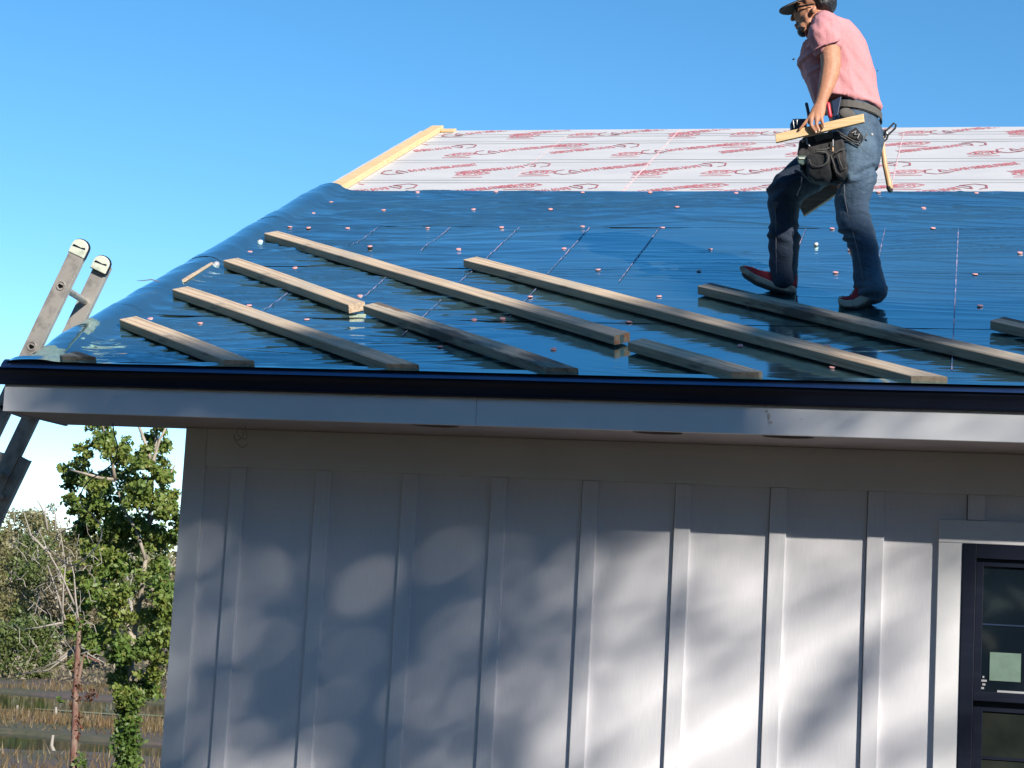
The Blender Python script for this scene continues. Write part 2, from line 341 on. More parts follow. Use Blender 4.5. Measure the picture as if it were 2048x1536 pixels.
# --- slim tree with red vine, left
root = empty('slim_bare_tree', tuple(P(138, 1640, 27)), 'slim pinkish trunk with red vine and bare grey branches, left of the ivy-clad tree', 'tree')
mb = MB(); q2 = lambda x, y, d=0: P(x, y, 27+d)
limb(mb, [q2(*p) for p in ((138, 1660), (146, 1536), (150, 1450), (151, 1380), (155, 1310), (158, 1255), (160, 1235))], .062, .032, 9)
limb(mb, [q2(*p) for p in ((150, 1400), (160, 1340), (168, 1310), (200, 1325))], .04, .012)
mb.out('trunk', m_barkr, root, True)
mb = MB()
for path in (((158, 1255), (152, 1200), (148, 1150), (140, 1110)), ((152, 1210), (120, 1150), (100, 1110), (80, 1060)), ((155, 1250), (150, 1230), (133, 1200)), ((130, 1240), (110, 1170), (95, 1130)), ((127, 1245), (130, 1170), (128, 1130), (118, 1060)), ((155, 1290), (110, 1325), (60, 1345)), ((158, 1290), (180, 1310), (205, 1325)), ((100, 1110), (60, 1070), (40, 1010)), ((128, 1245), (80, 1255), (40, 1260)), ((152, 1300), (100, 1340), (30, 1350)), ((95, 1060), (88, 1030), (92, 1005)), ((88, 1030), (78, 1010), (76, 1000)), ((110, 1060), (112, 1030), (104, 1012))):
    limb(mb, [q2(x+random.uniform(-3, 3), y, .2) for x, y in path], .02, .006, 6)
for k in range(70):
    x = random.uniform(30, 200); y = random.uniform(1060, 1340); limb(mb, wobble(q2(x, y), q2(x+random.uniform(-35, 35), y-random.uniform(8, 45), random.uniform(-.3, .3)), 4, .03), .008, .003, 4)
mb.out('branch', m_twig, root, True)
V, F = leaf_quads(clump_points([(q2(152+random.uniform(-6, 6), y), pxm(9)) for y in range(1330, 1480, 7)]+[(q2(185, 1385), .09), (q2(178, 1395), .09)], 3800, .2), .05); fastmesh('vine', V, F, m_leafr, root)
V, F = leaf_quads(clump_points([(q2(x, y), pxm(r)) for x, y, r in ((165, 1250, 18), (150, 1265, 16), (180, 1275, 20), (130, 1270, 14), (160, 1520, 20), (158, 1545, 22), (120, 1400, 9))], 2300, .2), .075); fastmesh('crown', V, F, m_leafv, root)

# --- woods on the far bank
labs = ['olive brown thicket tree farthest left on the far pond bank', 'dull green bushy tree beyond the pond behind the bare branches', 'tan leafless looking tree beyond the pond, low crown',
        'grey brown tree behind the slim reddish trunk across the pond', 'dark green tree across the pond behind the ivy-clad tree', 'tan brush tree across the pond close to the house corner',
        'pale olive tree on the bank seen under the ladder', 'tallest olive tree on the far bank between ladder and slim trunk', 'small green tree at the waterline left of the slim trunk']
far_t = [(20, 1050, 1375, 78, 88, 0), (75, 1070, 1385, 70, 84, 1), (120, 1110, 1370, 60, 82, 2), (150, 1060, 1370, 70, 92, 0), (260, 1060, 1372, 90, 90, 1), (330, 1110, 1372, 60, 80, 2), (-40, 1090, 1380, 60, 82, 0), (60, 1040, 1370, 90, 98, 0), (40, 1270, 1395, 50, 76, 1)]
for k, (x, yt, yb, wd, Y, kind) in enumerate(far_t):
    base = P(x, yb, Y); base[2] = ground_z(base[0], Y); sc = Y/FPX
    r = empty('bank_tree', tuple(base), labs[k], 'tree', 'trees on the far bank of the pond'); mb = MB()
    top = P(x, yt+20, Y)
    limb(mb, wobble(base, top, 6, .12), .16, .04, 7); cs = []
    h = (yb-yt)*sc
    for q_ in range(34):
        u = random.random(); cz = base[2]+h*(.08+.9*u); cxx = base[0]+random.uniform(-1, 1)*wd*sc*(1-.35*u)
        cs.append(((cxx, Y+random.uniform(-1.6, 1.6), cz-.2), random.uniform(.35, .75)))
        if q_ % 2 == 0: limb(mb, wobble((base[0]+random.uniform(-.2, .2), Y, base[2]+h*u*.6), (cxx, Y-.8, cz), 4, .12), .035, .012, 5)
    mb.out('trunk', m_twig, r, True)
    V, F = leaf_quads(clump_points(cs, 620, .1), .17, asp=.5); fastmesh('crown', V, F, (m_scrub1, m_scrub2, m_scrub3)[kind], r)
n = 9000; gx_ = rng.uniform(-50, -2, n); gy_ = rng.uniform(72, 79, n); cen = np.stack([gx_, gy_, ground_z(gx_, gy_)+rng.uniform(0, 1.3, n)*(.4+vnoise(gx_*.6, gy_*.6, 8)+.4)], -1)
V, F = leaf_quads(cen, .2, asp=.3); tag(fastmesh('undergrowth', V, F, m_scrub3), 'tangled tan undergrowth along the far bank', 'undergrowth', kind='stuff')
n = 110000; gx_ = rng.uniform(-90, 60, n); gy_ = rng.uniform(99, 118, n); cen = np.stack([gx_, gy_, ground_z(gx_, gy_)+rng.uniform(0, 1, n)**.7*(5.6+3*vnoise(gx_*.25, gy_*.0, 9)+2*vnoise(gx_*.9, gy_*0, 19))], -1)
V, F = leaf_quads(cen, .38, asp=.6); tag(fastmesh('far_wood', V, F, m_scrub1), 'distant olive wood that reads as one low line', 'wood', kind='stuff')
# marsh grass blades
n = 26000; gx_ = rng.uniform(-36, -4, n); band = rng.integers(0, 4, n)
gy_ = np.choose(band, [rng.uniform(47.3, 54, n), rng.uniform(66, 73, n), rng.uniform(30, 41, n), rng.uniform(49, 53, n)])
gz_ = ground_z(gx_, gy_); ok = gz_ > WZ+.0; gx_, gy_, gz_ = gx_[ok], gy_[ok], gz_[ok]; n = len(gx_)
h = rng.uniform(.10, .34, n)*(1+vnoise(gx_*.7, gy_*.7, 4)); a = rng.uniform(0, 6.28, n); lw = .018
B = np.stack([gx_, gy_, gz_-.02], -1); dx = np.stack([np.cos(a), np.sin(a), 0*a], -1)*lw; tp = np.stack([rng.normal(0, .07, n), rng.normal(0, .07, n), h], -1)
V = np.stack([B-dx, B+dx, B+tp], 1).reshape(-1, 3)
tag(fastmesh('marsh_grass', V, np.arange(3*n).reshape(n, 3), m_grass), 'dry orange tufts of marsh grass between strips of water', 'grass', kind='stuff')
for k, (x, y, hh, Y, lb) in enumerate(((110, 1448, 34, 53, 'grey dead stump standing in the far strip of water'), (106, 1530, 60, 42, 'pale dead stump in the near water left of the reddish trunk'), (36, 1432, 22, 57, 'thin dead snag in the marsh under the ladder'))):
    b_ = P(x, y, Y); o = MB(); limb(o, wobble(b_, P(x+random.uniform(-3, 3), y-hh, Y), 4, .02), .07, .03, 7)
    tag(o.out('dead_stump', m_twig, None, True), lb, 'stump', 'dead stumps in the marsh')

# ================================================================ HOUSE
WY = 8.03; YF = 7.51; ZS = CAMZ+.787; XL = -3.457; XR = 3.4
house = empty('house', (XL, WY, 0), 'white board-and-batten house with blue film and white underlayment on its gable roof', 'house')
rb = [-3.1655+.4064*k for k in range(-0, 9)]
rb = [P(495, 935, WY)[0]+.4064*k for k in range(17)]
WX0, WX1 = P(1926, 1087, WY)[0], P(1926, 1087, WY)[0]+.92          # window opening
ZW = P(1926, 1087, WY)[2]
# siding panels (recessed) and battens
ZF = CAMZ+.6136
edges = [XL+.105]+rb
for k in range(len(edges)-1):
    x0 = edges[k]; x1 = edges[k+1]-.0745
    if x1 > XR: break
    if x1 > WX0-.09 and x0 < WX1+.09:              # around the window
        MB().box(x0, x1+0.0, WY, WY+.012, ZW+.095, ZF).out('siding_panel', m_siding, house)
        MB().box(x0, x1, WY, WY+.012, .25, ZW-1.45).out('siding_panel', m_siding, house)
        if x0 < WX0-.09: MB().box(x0, WX0-.09, WY, WY+.012, ZW-1.45, ZW+.095).out('siding_panel', m_siding, house)
        if x1 > WX1+.09: MB().box(WX1+.09, x1, WY, WY+.012, ZW-1.45, ZW+.095).out('siding_panel', m_siding, house)
    else: MB().box(x0, x1, WY, WY+.012, .25, ZF).out('siding_panel', m_siding, house)
for x in rb:
    if x > XR: break
    if WX0-.1 < x-.03 < WX1+.1:
        MB().box(x-.07, x, WY-.019, WY+.012, ZW+.097, ZF-.001).out('batten', m_siding, house, bevel=.002)
        MB().box(x-.07, x, WY-.019, WY+.012, .25, ZW-1.55).out('batten', m_siding, house, bevel=.002)
    else: MB().box(x-.07, x, WY-.019, WY+.012, .25, ZF-.001).out('batten', m_siding, house, bevel=.0035)
MB().box(XL, XL+.105, WY-.019, WY+.03, .25, ZS-.001).out('corner_board', m_trim, house, bevel=.003)
MB().box(XL+.107, XR, WY-.019, WY+.012, ZF, ZS-.001).out('frieze_board', m_trim, house, bevel=.002)
# wall core
RIDGE_Y = 13.43; TH = math.radians(24.2)
NR = np.array([0, -math.sin(TH), math.cos(TH)]); SD = np.array([0, math.cos(TH), math.sin(TH)])
KR = 1.0127
E0 = np.array([0, 7.47*KR, CAMZ+.99149*KR])
def RP(x, s, h=0): return np.array([x*KR, 0, 0])+E0*[0, 1, 1]+SD*s*KR+NR*h
def roofpx(px, py, h=0):
    v = ray(px, py); o = np.array([0, 0, CAMZ]); t = ((E0+NR*h-o) @ NR)/(v @ NR); d = o+v*t-E0; return d[0]/KR, (d @ SD)/KR
RS = 6.36                                            # ridge
RX0, RX1 = -4.0, XR+.25
ridge = RP(0, RS)
mb = MB()
mb.box(XL+.02, WX0-.005, WY+.013, WY+.12, 0, ZS-.01); mb.box(WX1+.005, XR-.01, WY+.013, WY+.12, 0, ZS-.01)
mb.box(WX0-.005, WX1+.005, WY+.013, WY+.12, 0, ZW-1.455); mb.box(WX0-.005, WX1+.005, WY+.013, WY+.12, ZW+.005, ZS-.01)
mb.out('front_wall', m_int, house)
yb = 2*RIDGE_Y-WY
def gable(x0, x1, name):
    o = [(x0, WY+.125, 0), (x0, yb-.125, 0), (x0, yb-.125, ZS+.15), (x0, RIDGE_Y, ridge[2]-.16), (x0, WY+.125, ZS+.15)]
    MB().prism(o, (x1-x0, 0, 0)).out(name, m_siding, house)
gable(XL, XL+.12, 'gable_wall'); gable(XR-.12, XR, 'gable_wall')
MB().box(XL+.125, XR-.125, yb-.12, yb, 0, ZS+.1).out('rear_wall', m_siding, house)
# floor slab inside
MB().box(XL+.125, XR-.125, WY+.125, yb-.125, .05, .25).out('floor_slab', m_int, house)
# soffit with round openings
sof = MB().box(-4.108, XR+.3, YF+.022, WY+.02, ZS, ZS+.012).out('soffit', m_soffit, house)
holes = []
for px in (857, 1306, 1572):
    v = ray(px, {857: 846, 1306: 859, 1572: 868}[px]); t = .787/v[2]; hx, hy = v[0]*t, v[1]*t; holes.append((hx, 7.582))
HR = .105
for hx, hy in holes:
    cyl = MB(); cyl.prism([(hx+HR*math.cos(a), hy+HR*math.sin(a)*.68+.02, ZS-.02) for a in np.linspace(0, 2*math.pi, 33)[:-1]], (0, 0, .05))
    co = cyl.out('cutter', m_hole); md = sof.modifiers.new('b', 'BOOLEAN'); md.object = co; md.operation = 'DIFFERENCE'; md.solver = 'EXACT'
    bpy.context.view_layer.update(); me = bpy.data.meshes.new_from_object(sof.evaluated_get(bpy.context.evaluated_depsgraph_get())); sof.modifiers.clear(); sof.data = me
    bpy.data.objects.remove(co)
    c = MB(); n = 32; a = np.linspace(0, 2*math.pi, n+1)[:-1]
    lo = [(hx+(HR+.001)*math.cos(t), hy+(HR*.68+.001)*math.sin(t)+.02, ZS+.0005) for t in a]; hi = [(p[0], p[1], ZS+.07) for p in lo]
    c.add(lo+hi, [(i, (i+1) % n, n+(i+1) % n, n+i) for i in range(n)]+[tuple(range(n, 2*n))]); c.out('light_opening', m_hole, house)
# gable end return under the eave, fascia, drip edge
MB().box(-4.11, -4.095, YF+.022, WY+.075, ZS-.004, ZS+.17).out('eave_return', m_soffit, house)
MB().box(-4.094, XL-.002, WY+.055, WY+.072, ZS+.013, ZS+.17).out('eave_return', m_soffit, house)
MB().box(-4.108, XL-.002, WY+.021, WY+.054, ZS, ZS+.012).out('soffit_strip', m_soffit, house)
jx = P(952, 830, YF)[0]
ZT = CAMZ+.904
MB().box(-4.112, jx-.0008, YF, YF+.02, ZS-.004, ZT).out('fascia_board', m_trim, house, bevel=.0015)
MB().box(jx+.0008, XR+.3, YF, YF+.02, ZS-.004, ZT).out('fascia_board', m_trim, house, bevel=.0015)
prof = [(7.55, CAMZ+.985), (7.50, CAMZ+.980), (7.486, CAMZ+.976), (7.482, CAMZ+.968), (7.484, CAMZ+.956), (7.490, CAMZ+.950), (7.493, CAMZ+.940), (7.497, CAMZ+.925), (7.4985, CAMZ+.914), (7.493, CAMZ+.908), (7.496, CAMZ+.900), (7.508, CAMZ+.900), (7.508, CAMZ+.95), (7.55, CAMZ+.975)]
xs_ = np.linspace(-4.135, XR+.32, 90); V = []
for x in xs_:
    for k, (y, z) in enumerate(prof):
        wv = .0022*vnoise(np.array([x*2.1]), np.array([k*.3]), 2)[0]+.001*vnoise(np.array([x*9.]), np.array([k*.4]), 4)[0]; V.append((x, y+(wv if k < 11 else 0), z+wv))
n = len(prof); F = [(i*n+j, i*n+(j+1) % n, (i+1)*n+(j+1) % n, (i+1)*n+j) for i in range(len(xs_)-1) for j in range(n)]
F += [tuple(range(n)), tuple(range((len(xs_)-1)*n, len(xs_)*n))[::-1]]
o = obj('drip_edge', V, F, m_black, house); recalc(o); o.data.polygons.foreach_set('use_smooth', [True]*len(o.data.polygons))
bake(o, [('EDGE_SPLIT', dict(split_angle=math.radians(40)))])
# the film turned down over the nose of the drip edge
pf = [(7.506, CAMZ+1.013), (7.493, CAMZ+1.004), (7.482, CAMZ+.993), (7.474, CAMZ+.982), (7.471, CAMZ+.971)]
xs2 = np.linspace(-4.12, XR+.3, 260); V = []
for x in xs2:
    e_ = .004*vnoise(np.array([x*3.]), np.array([.5]), 15)[0]
    for k, (y, z) in enumerate(pf): V.append((x, y+.0007*vnoise(np.array([x*2.2]), np.array([k*.3]), 14)[0]-.0005, z+(e_ if k == 4 else 0)+.0012*vnoise(np.array([x*2.]), np.array([k*.1]), 16)[0]))
F = [(i*5+j, (i+1)*5+j, (i+1)*5+j+1, i*5+j+1) for i in range(len(xs2)-1) for j in range(4)]
obj('drip_flange', V, F, m_flange, house, True)
# roof deck
mb = MB(); mb.obox(RP(RX0, .06, -.03), ((RX1-RX0)*KR, 0, 0), SD*KR*(RS-.06), NR*.026); mb.out('roof_deck', m_wood, house)
BS = np.array([0, -SD[1], SD[2]]); BN = np.array([0, math.sin(TH), math.cos(TH)])
mb = MB(); mb.obox(ridge+np.array([RX0*KR, .012, -.03]), ((RX1-RX0)*KR, 0, 0), -BS*6.4, BN*.026); mb.out('rear_roof_deck', m_white, house)
MB().prism([RP(RX0+.002, .10, -.032), RP(RX0+.002, RS-.01, -.032), RP(RX0+.002, RS-.01, -.17), RP(RX0+.002, .12, -.15)], (.02, 0, 0)).out('rake_fascia', m_trim, house)
MB().box(XL+.125, XR-.125, WY+.125, RIDGE_Y*2-WY-.125, ZS+.02, ZS+.03).out('ceiling', m_hole, house)

# underlayment sheets: real folds on the blue film
boards = {}
def wrinkle(x, s, seed):
    wv = vnoise(x*1.1+seed, s*1.2, 31+seed)*.5
    f = vnoise(x*2.0+2*wv, s*17+3*wv+x*1.5*vnoise(x*.35, s*.5, 40), 21+seed)*.0045
    f += vnoise(x*4.5+wv, s*46+x*2.5*vnoise(x*.3+7, s*.7, 41), 22+seed)*.0018
    f += vnoise(x*.8, s*5, 24+seed)*.008
    for q_, (tl, fr) in enumerate(((.13, 13), (-.11, 15), (.26, 11), (.02, 16), (-.22, 12))):
        n_ = vnoise(x*.9+q_*7+wv*.6, (s+tl*x)*fr+wv*2.5, 60+q_+seed); m_ = np.clip(vnoise(x*.8+q_*3, s*1.3, 70+q_)*3.2, 0, 1)
        f = f+np.maximum(0, .085-np.abs(n_))*.11*m_
    left = np.clip((-1.7-x)/1.8, 0, 1)
    amt = .15+.72*left+np.clip(.35*(s-1.2), 0, .35)+np.clip(.9*vnoise(x*.5, s*.9, 26+seed), 0, .35)*np.clip((s-.8)/.8, .2, 1)             # tension folds near the rake
    f2 = (vnoise((x+4)*1.0, (s-.22*(x+4))*17, 28+seed)*.016+vnoise((x+4)*1.6, (s+.10*(x+4))*30, 29+seed)*.008)*left
    return f*amt+f2
def film_course(name, s0, s1, x0, x1, h, top=False):
    u = np.concatenate([np.linspace(0, .42, 26)[:-1], np.linspace(.42, x1-x0, 420)]); s_ = np.linspace(s0, s1, 220)
    X, S = np.meshgrid(u, s_)
    # cross section over the rake board: parameter u runs from outside the rake inwards
    cx = np.array([0, .03, .05, .075, .10, .13, .17, .21, .235, .26, .30, .36, .42, 50]); 
    px_ = np.array([-4.035, -4.045, -4.04, -4.02, -3.985, -3.95, -3.91, -3.87, -3.845, -3.825, -3.785, -3.72, -3.66, -3.66+49.58])
    ph_ = np.array([-.075, -.045, -.012, .020, .038, .046, .050, .047, .036, .018, .005, .001, 0, 0])
    XX = np.interp(X, cx, px_); HH = np.interp(X, cx, ph_)
    HH = HH*np.clip(.25+S/.45, .25, 1) if s0 < .1 else HH
    lump = np.clip((-3.8-XX)/.05, 0, 1)*np.clip(S/.4, .15, 1)
    HH = HH+lump*(.008*vnoise(S*2.2, X*4, 51)+.005*vnoise(S*7+X*9, X*6, 52)); XX = XX+lump*(.016*vnoise(S*1.1, X*0, 53)+.008*vnoise(S*5, X*3, 54))
    in_ = np.clip((XX+3.85)/.15, 0, 1)
    HH = HH+(.031*np.clip((-.012-S)/.022, 0, 1) if s0 < 0 else 0)
    W = wrinkle(XX, S, 0)*in_+(1-in_)*.25*wrinkle(XX*2, S*.5, 3)
    edge = np.clip((S-s0)/.03, 0, 1)*np.clip((s1-S)/.03, 0, 1); HH = HH+h+W*(.25+.75*edge)+.0045
    S2 = S+.006*vnoise(XX*1.3, S*0, 61)*(1-np.clip((S-s0)/.1, 0, 1)) + .006*vnoise(XX*1.7, S*0, 62)*(1-np.clip((s1-S)/.1, 0, 1))
    V = np.stack([XX*KR, E0[1]+SD[1]*S2*KR+NR[1]*HH, E0[2]+SD[2]*S2*KR+NR[2]*HH], -1).reshape(-1, 3); nx = X.shape[1]
    i, j = np.meshgrid(np.arange(len(s_)-1), np.arange(nx-1), indexing='ij'); q = (i*nx+j).ravel()
    o = fastmesh(name, V, np.stack([q, q+1, q+nx+1, q+nx], -1), m_film, house, True)
    return o
film_course('blue_underlayment', -.088, .90, -4.06, RX1, 0)
film_course('blue_underlayment', .845, 1.93, -4.06, RX1, .0018)
film_course('blue_underlayment', 1.87, 2.95, -4.06, RX1, .0036)
film_course('blue_underlayment', 2.89, 3.935, -4.06, RX1, .0054)
X, S_ = np.meshgrid(np.linspace(RX0-.02, RX1, 260), np.linspace(3.6, RS, 120))
H_ = .0026+.0022*np.clip(vnoise(X*.7, S_*9+X*.3, 90), -.5, .1)+.0012*vnoise(X*2.5, S_*22, 91)-.001; H_ = np.minimum(H_, .0029)
V = np.stack([X*KR, E0[1]+SD[1]*S_*KR+NR[1]*H_, E0[2]+SD[2]*S_*KR+NR[2]*H_], -1).reshape(-1, 3); nx = 260
i_, j_ = np.meshgrid(np.arange(119), np.arange(259), indexing='ij'); q = (i_*nx+j_).ravel()
fastmesh('white_underlayment', V, np.stack([q, q+1, q+nx+1, q+nx], -1), m_white, house, True)
mb = MB(); mb.obox(RP(RX0-.02, RS, -.002)+np.array([0, .001, 0]), ((RX1-RX0+.02)*KR, 0, 0), -BS*1.2, BN*.004); mb.out('white_underlayment', m_white, house)
RB0, RB1 = -3.93, -3.84
mb = MB(); mb.obox(RP(RB0, 3.905, .004), ((RB1-RB0)*KR, 0, 0), SD*KR*(RS-3.905), NR*.038); mb.out('rake_board', m_wood, house, bevel=.003)
mb = MB(); mb.obox(RP(RB1+.005, RS-.10, .004), (.10, 0, 0), SD*.085, NR*.016); mb.out('ridge_scrap', m_wood, house, bevel=.003)
# printed lap lines, logos
def strip(mb, a, b, wd, h):                          # strip on the roof from a to b (x,s)
    a = np.array(a, float); b = np.array(b, float); d = (b-a)/np.linalg.norm(b-a); p = np.array([-d[1], d[0]])*wd/2
    mb.add([RP(*(a-p), h), RP(*(b-p), h), RP(*(b+p), h), RP(*(a+p), h)], [(0, 1, 2, 3)])
for s in (4.255, 4.345, 4.985, 5.085, 5.75, 5.835, 6.05, 6.15):
    if s > RS-.02: continue
    mb = MB(); xx = np.linspace(RB1+.003, RX1-.02, 24)
    for a, b in zip(xx[:-1], xx[1:]):
        strip(mb, (a, s+.004*vnoise(np.array([a*2]), np.array([s]), 9)[0]), (b, s+.004*vnoise(np.array([b*2]), np.array([s]), 9)[0]), .012, .0034)
    mb.out('lap_line', m_lap, house)
def text_mesh(body, size):
    cu = bpy.data.curves.new('t', 'FONT'); cu.body = body; cu.size = size; cu.resolution_u = 1; cu.offset = size*.03
    o = bpy.data.objects.new('t', cu); C.objects.link(o); bpy.context.view_layer.update()
    me = bpy.data.meshes.new_from_object(o.evaluated_get(bpy.context.evaluated_depsgraph_get())); bpy.data.objects.remove(o)
    v = np.array([p.co[:2] for p in me.vertices]); f = [tuple(p.vertices) for p in me.polygons]; return v, f
tv, tf = text_mesh('ROOF UNDERLAYMENT', .078); tv[:, 0] *= .47/tv[:, 0].max(); tv[:, 1] *= .09/tv[:, 1].max()
sv, sf = text_mesh('ROOF', .06); sv[:, 0] *= .13/sv[:, 0].max(); sv[:, 1] *= .085/sv[:, 1].max()
Z_P = .0037
def place(pts, x, s, ang, flip=False):
    c, n_ = math.cos(ang), math.sin(ang); out = []
    for u, v in pts:
        if flip: u, v = .66-u, .10-v
        out.append(RP(x+u*c-v*n_, s+u*n_+v*c, Z_P))
    return out
def inside(P_):
    ss = [(p-E0) @ SD/KR for p in P_]; xx = [p[0]/KR for p in P_]
    return min(ss) > 3.94 and max(ss) < RS-.01 and min(xx) > RB1+.01 and max(xx) < RX1-.03
def logo(x, s, flip):
    ang = math.radians(31); mb = MB(); fr = MB()
    pts = place(tv+[.19, 0], x, s, ang, flip)
    ok = True
    for f in tf:
        q_ = [pts[i] for i in f]
        if inside(q_): mb.add(q_, [tuple(range(len(q_)))])
    # open house shaped frame ahead of the words
    segs = [((0, .03), (.05, .09)), ((.05, .09), (.10, .09)), ((0, .03), (.04, -.02)), ((.04, -.02), (.14, -.02)), ((.10, .02), (.14, -.02)), ((.10, .02), (.13, .07)), ((.13, .07), (.16, .02)), ((.16, .02), (.17, -.01))]
    for a, b in segs:
        a = np.array(a); b = np.array(b); d = nz(b-a); p_ = np.array([-d[1], d[0]])*.0065
        a = a*[1, 1.3]; b = b*[1, 1.45]; q_ = place([a-p_, b-p_, b+p_, a+p_], x, s, ang, flip)
        if inside(q_): fr.add(q_, [(0, 1, 2, 3)])
    if mb.v: mb.out('printed_lettering', m_red, house)
    if fr.v: fr.out('printed_emblem', m_redd, house)
def small(x, s):
    mb = MB(); pts = place(sv, x+.05, s, .2)
    for f in sf:
        q_ = [pts[i] for i in f]
        if inside(q_): mb.add(q_, [tuple(range(len(q_)))])
    for a, b in (((0, .0), (.08, .10)), ((.08, .10), (.17, .10)), ((.05, -.03), (.14, -.03)), ((.14, -.03), (.22, .06)), ((.0, -.085), (.2, -.085)), ((.0, .0), (.05, -.03)), ((.17, .10), (.22, .06))):
        a = np.array(a); b = np.array(b); d = nz(b-a); p_ = np.array([-d[1], d[0]])*.006
        q_ = place([a-p_, b-p_, b+p_, a+p_], x, s, .05)
        if inside(q_): mb.add(q_, [(0, 1, 2, 3)])
    if mb.v: mb.out('printed_emblem', m_red, house)
P1 = 1.172
for k in range(-1, 7):
    for row, s in enumerate((3.78, 4.54, 5.30, 6.06)):
        off = (-3.319 if row % 2 == 0 else -3.319-.44)
        if row % 2: xA, xB = -3.76+P1*k, -3.247+P1*k
        else: xA, xB = -3.319+P1*k, -2.778+P1*k
        if row in (1,): xA, xB = -2.588+P1*(k-1), -3.247+P1*k
        if row in (2,): xA, xB = -3.319+P1*k, -2.778+P1*k
        logo(xA, s, False); logo(xB, s, True)
        small(xA+.50, s-.02 if row % 2 else s+.33); small(xB+.42, s+.03 if row % 2 else s-.04)
# snapped chalk lines on the film and on the white sheet
def chalk(x, s0, s1, m, h, wd=.0048, slant=0):
    mb = MB(); n = max(2, int((s1-s0)/.04)); ss = np.linspace(s0, s1, n)
    for a, b in zip(ss[:-1], ss[1:]):
        xa, xb = x+slant*(a-s0), x+slant*(b-s0)
        ha = wrinkle(np.array([xa]), np.array([a]), 0)[0]; hb = wrinkle(np.array([xb]), np.array([b]), 0)[0]
        if h: ha = hb = 0
        hh = .0085+(0 if a < .87 else .0018 if a < 1.9 else .0036 if a < 2.9 else .0054) if not h else h
        mb.add([RP(xa-wd/2, a, hh+ha), RP(xa+wd/2, a, hh+ha), RP(xb+wd/2, b, hh+hb), RP(xb-wd/2, b, hh+hb)], [(0, 1, 2, 3)])
    mb.out('chalk_line', m, house)
for x, a, b in ((-3.26, 2.3, 2.85), (-2.84, 2.25, 2.86), (-2.44, 1.4, 2.85), (-2.04, 1.75, 2.86), (-1.65, 1.6, 2.86), (-.85, 2.3, 2.86), (-.43, 2.2, 2.86), (-.048, .2, 2.85), (-2.44, .55, 1.2), (-2.03, .9, 1.5), (-2.84, 1.25, 1.7), (-3.25, .9, 1.4)):
    chalk(x, a, b, m_chalk, 0)
chalk(-2.05, 3.96, RS-.03, m_chalkr, .0042, .010); chalk(-2.84, 4.4, 6.1, m_chalkr, .0042, .006); chalk(-.45, 4.2, 6.1, m_chalkr, .0042, .006); chalk(-1.25, 5.6, 6.1, m_chalkr, .0042, .006)
# button caps
capm = MB(); a = np.linspace(0, 2*math.pi, 13)[:-1]
capm.add([(.014*math.cos(t), .014*math.sin(t), 0) for t in a]+[(.013*math.cos(t), .013*math.sin(t), .003) for t in a]+[(0, 0, .0045)], [(i, (i+1) % 12, 12+(i+1) % 12, 12+i) for i in range(12)]+[(12+i, 12+(i+1) % 12, 24) for i in range(12)])
me = bpy.data.meshes.new('button_cap'); me.from_pydata(capm.v, [], capm.f); me.materials.append(m_cap)
caps = [(835, 386), (992, 386), (1165, 386), (1300, 386), (1472, 386), (1757, 386), (1953, 388), (767, 423), (947, 422), (1101, 421), (1354, 415), (1847, 418), (626, 427), (662, 406), (580, 456), (617, 456), (695, 456), (855, 456), (1003, 455), (1165, 454), (1325, 455), (1664, 458), (1866, 458), (740, 497), (917, 498), (1128, 498), (1700, 500), (2040, 506), (1196, 540), (1671, 545), (1950, 548), (1420, 498), (1398, 541), (500, 505), (590, 537), (787, 541), (1060, 592), (1318, 592), (613, 636), (498, 608), (812, 636), (948, 638), (1005, 636), (300, 634), (400, 644), (186, 694), (720, 590), (880, 693), (1107, 697), (1258, 642), (1960, 611), (1655, 690), (1665, 733), (1480, 690), (1500, 612), (1850, 690)]
for k, (x, y) in enumerate(caps):
    rx, s = roofpx(x, y, .012); s = max(s, .02)
    hh = .008+(0 if s < .87 else .0018 if s < 1.9 else .0036 if s < 2.9 else .0054)+wrinkle(np.array([rx]), np.array([s]), 0)[0]
    if rx < -3.8: hh += .03
    o = bpy.data.objects.new('button_cap', me); C.objects.link(o); o.parent = house
    p = RP(rx, min(s, 3.925), hh)-ORG[house.name]; o.location = p; o.rotation_euler = (TH+random.uniform(-.15, .15), random.uniform(-.1, .1), 0); o.scale = (1, 1, 1)
# stains on the eave board
mb = MB()
for px, py, w_, h_ in ((1538, 833, 3, 14), (1533, 822, 2, 7), (1541, 845, 4, 6), (1530, 812, 2, 5), (1603, 838, 3, 3)):
    c = P(px, py, YF-.003); r_ = FPX/7.6; out = [c+np.array([math.cos(a)*w_/r_*random.uniform(.6, 1.2), 0, math.sin(a)*h_/r_*random.uniform(.5, 1.0)*.6]) for a in np.linspace(0, 6.28, 10)[:-1]]
    mb.add(out, [tuple(range(9))])
o = mb.out('stain', m_stain, house); o['kind'] = 'stuff'
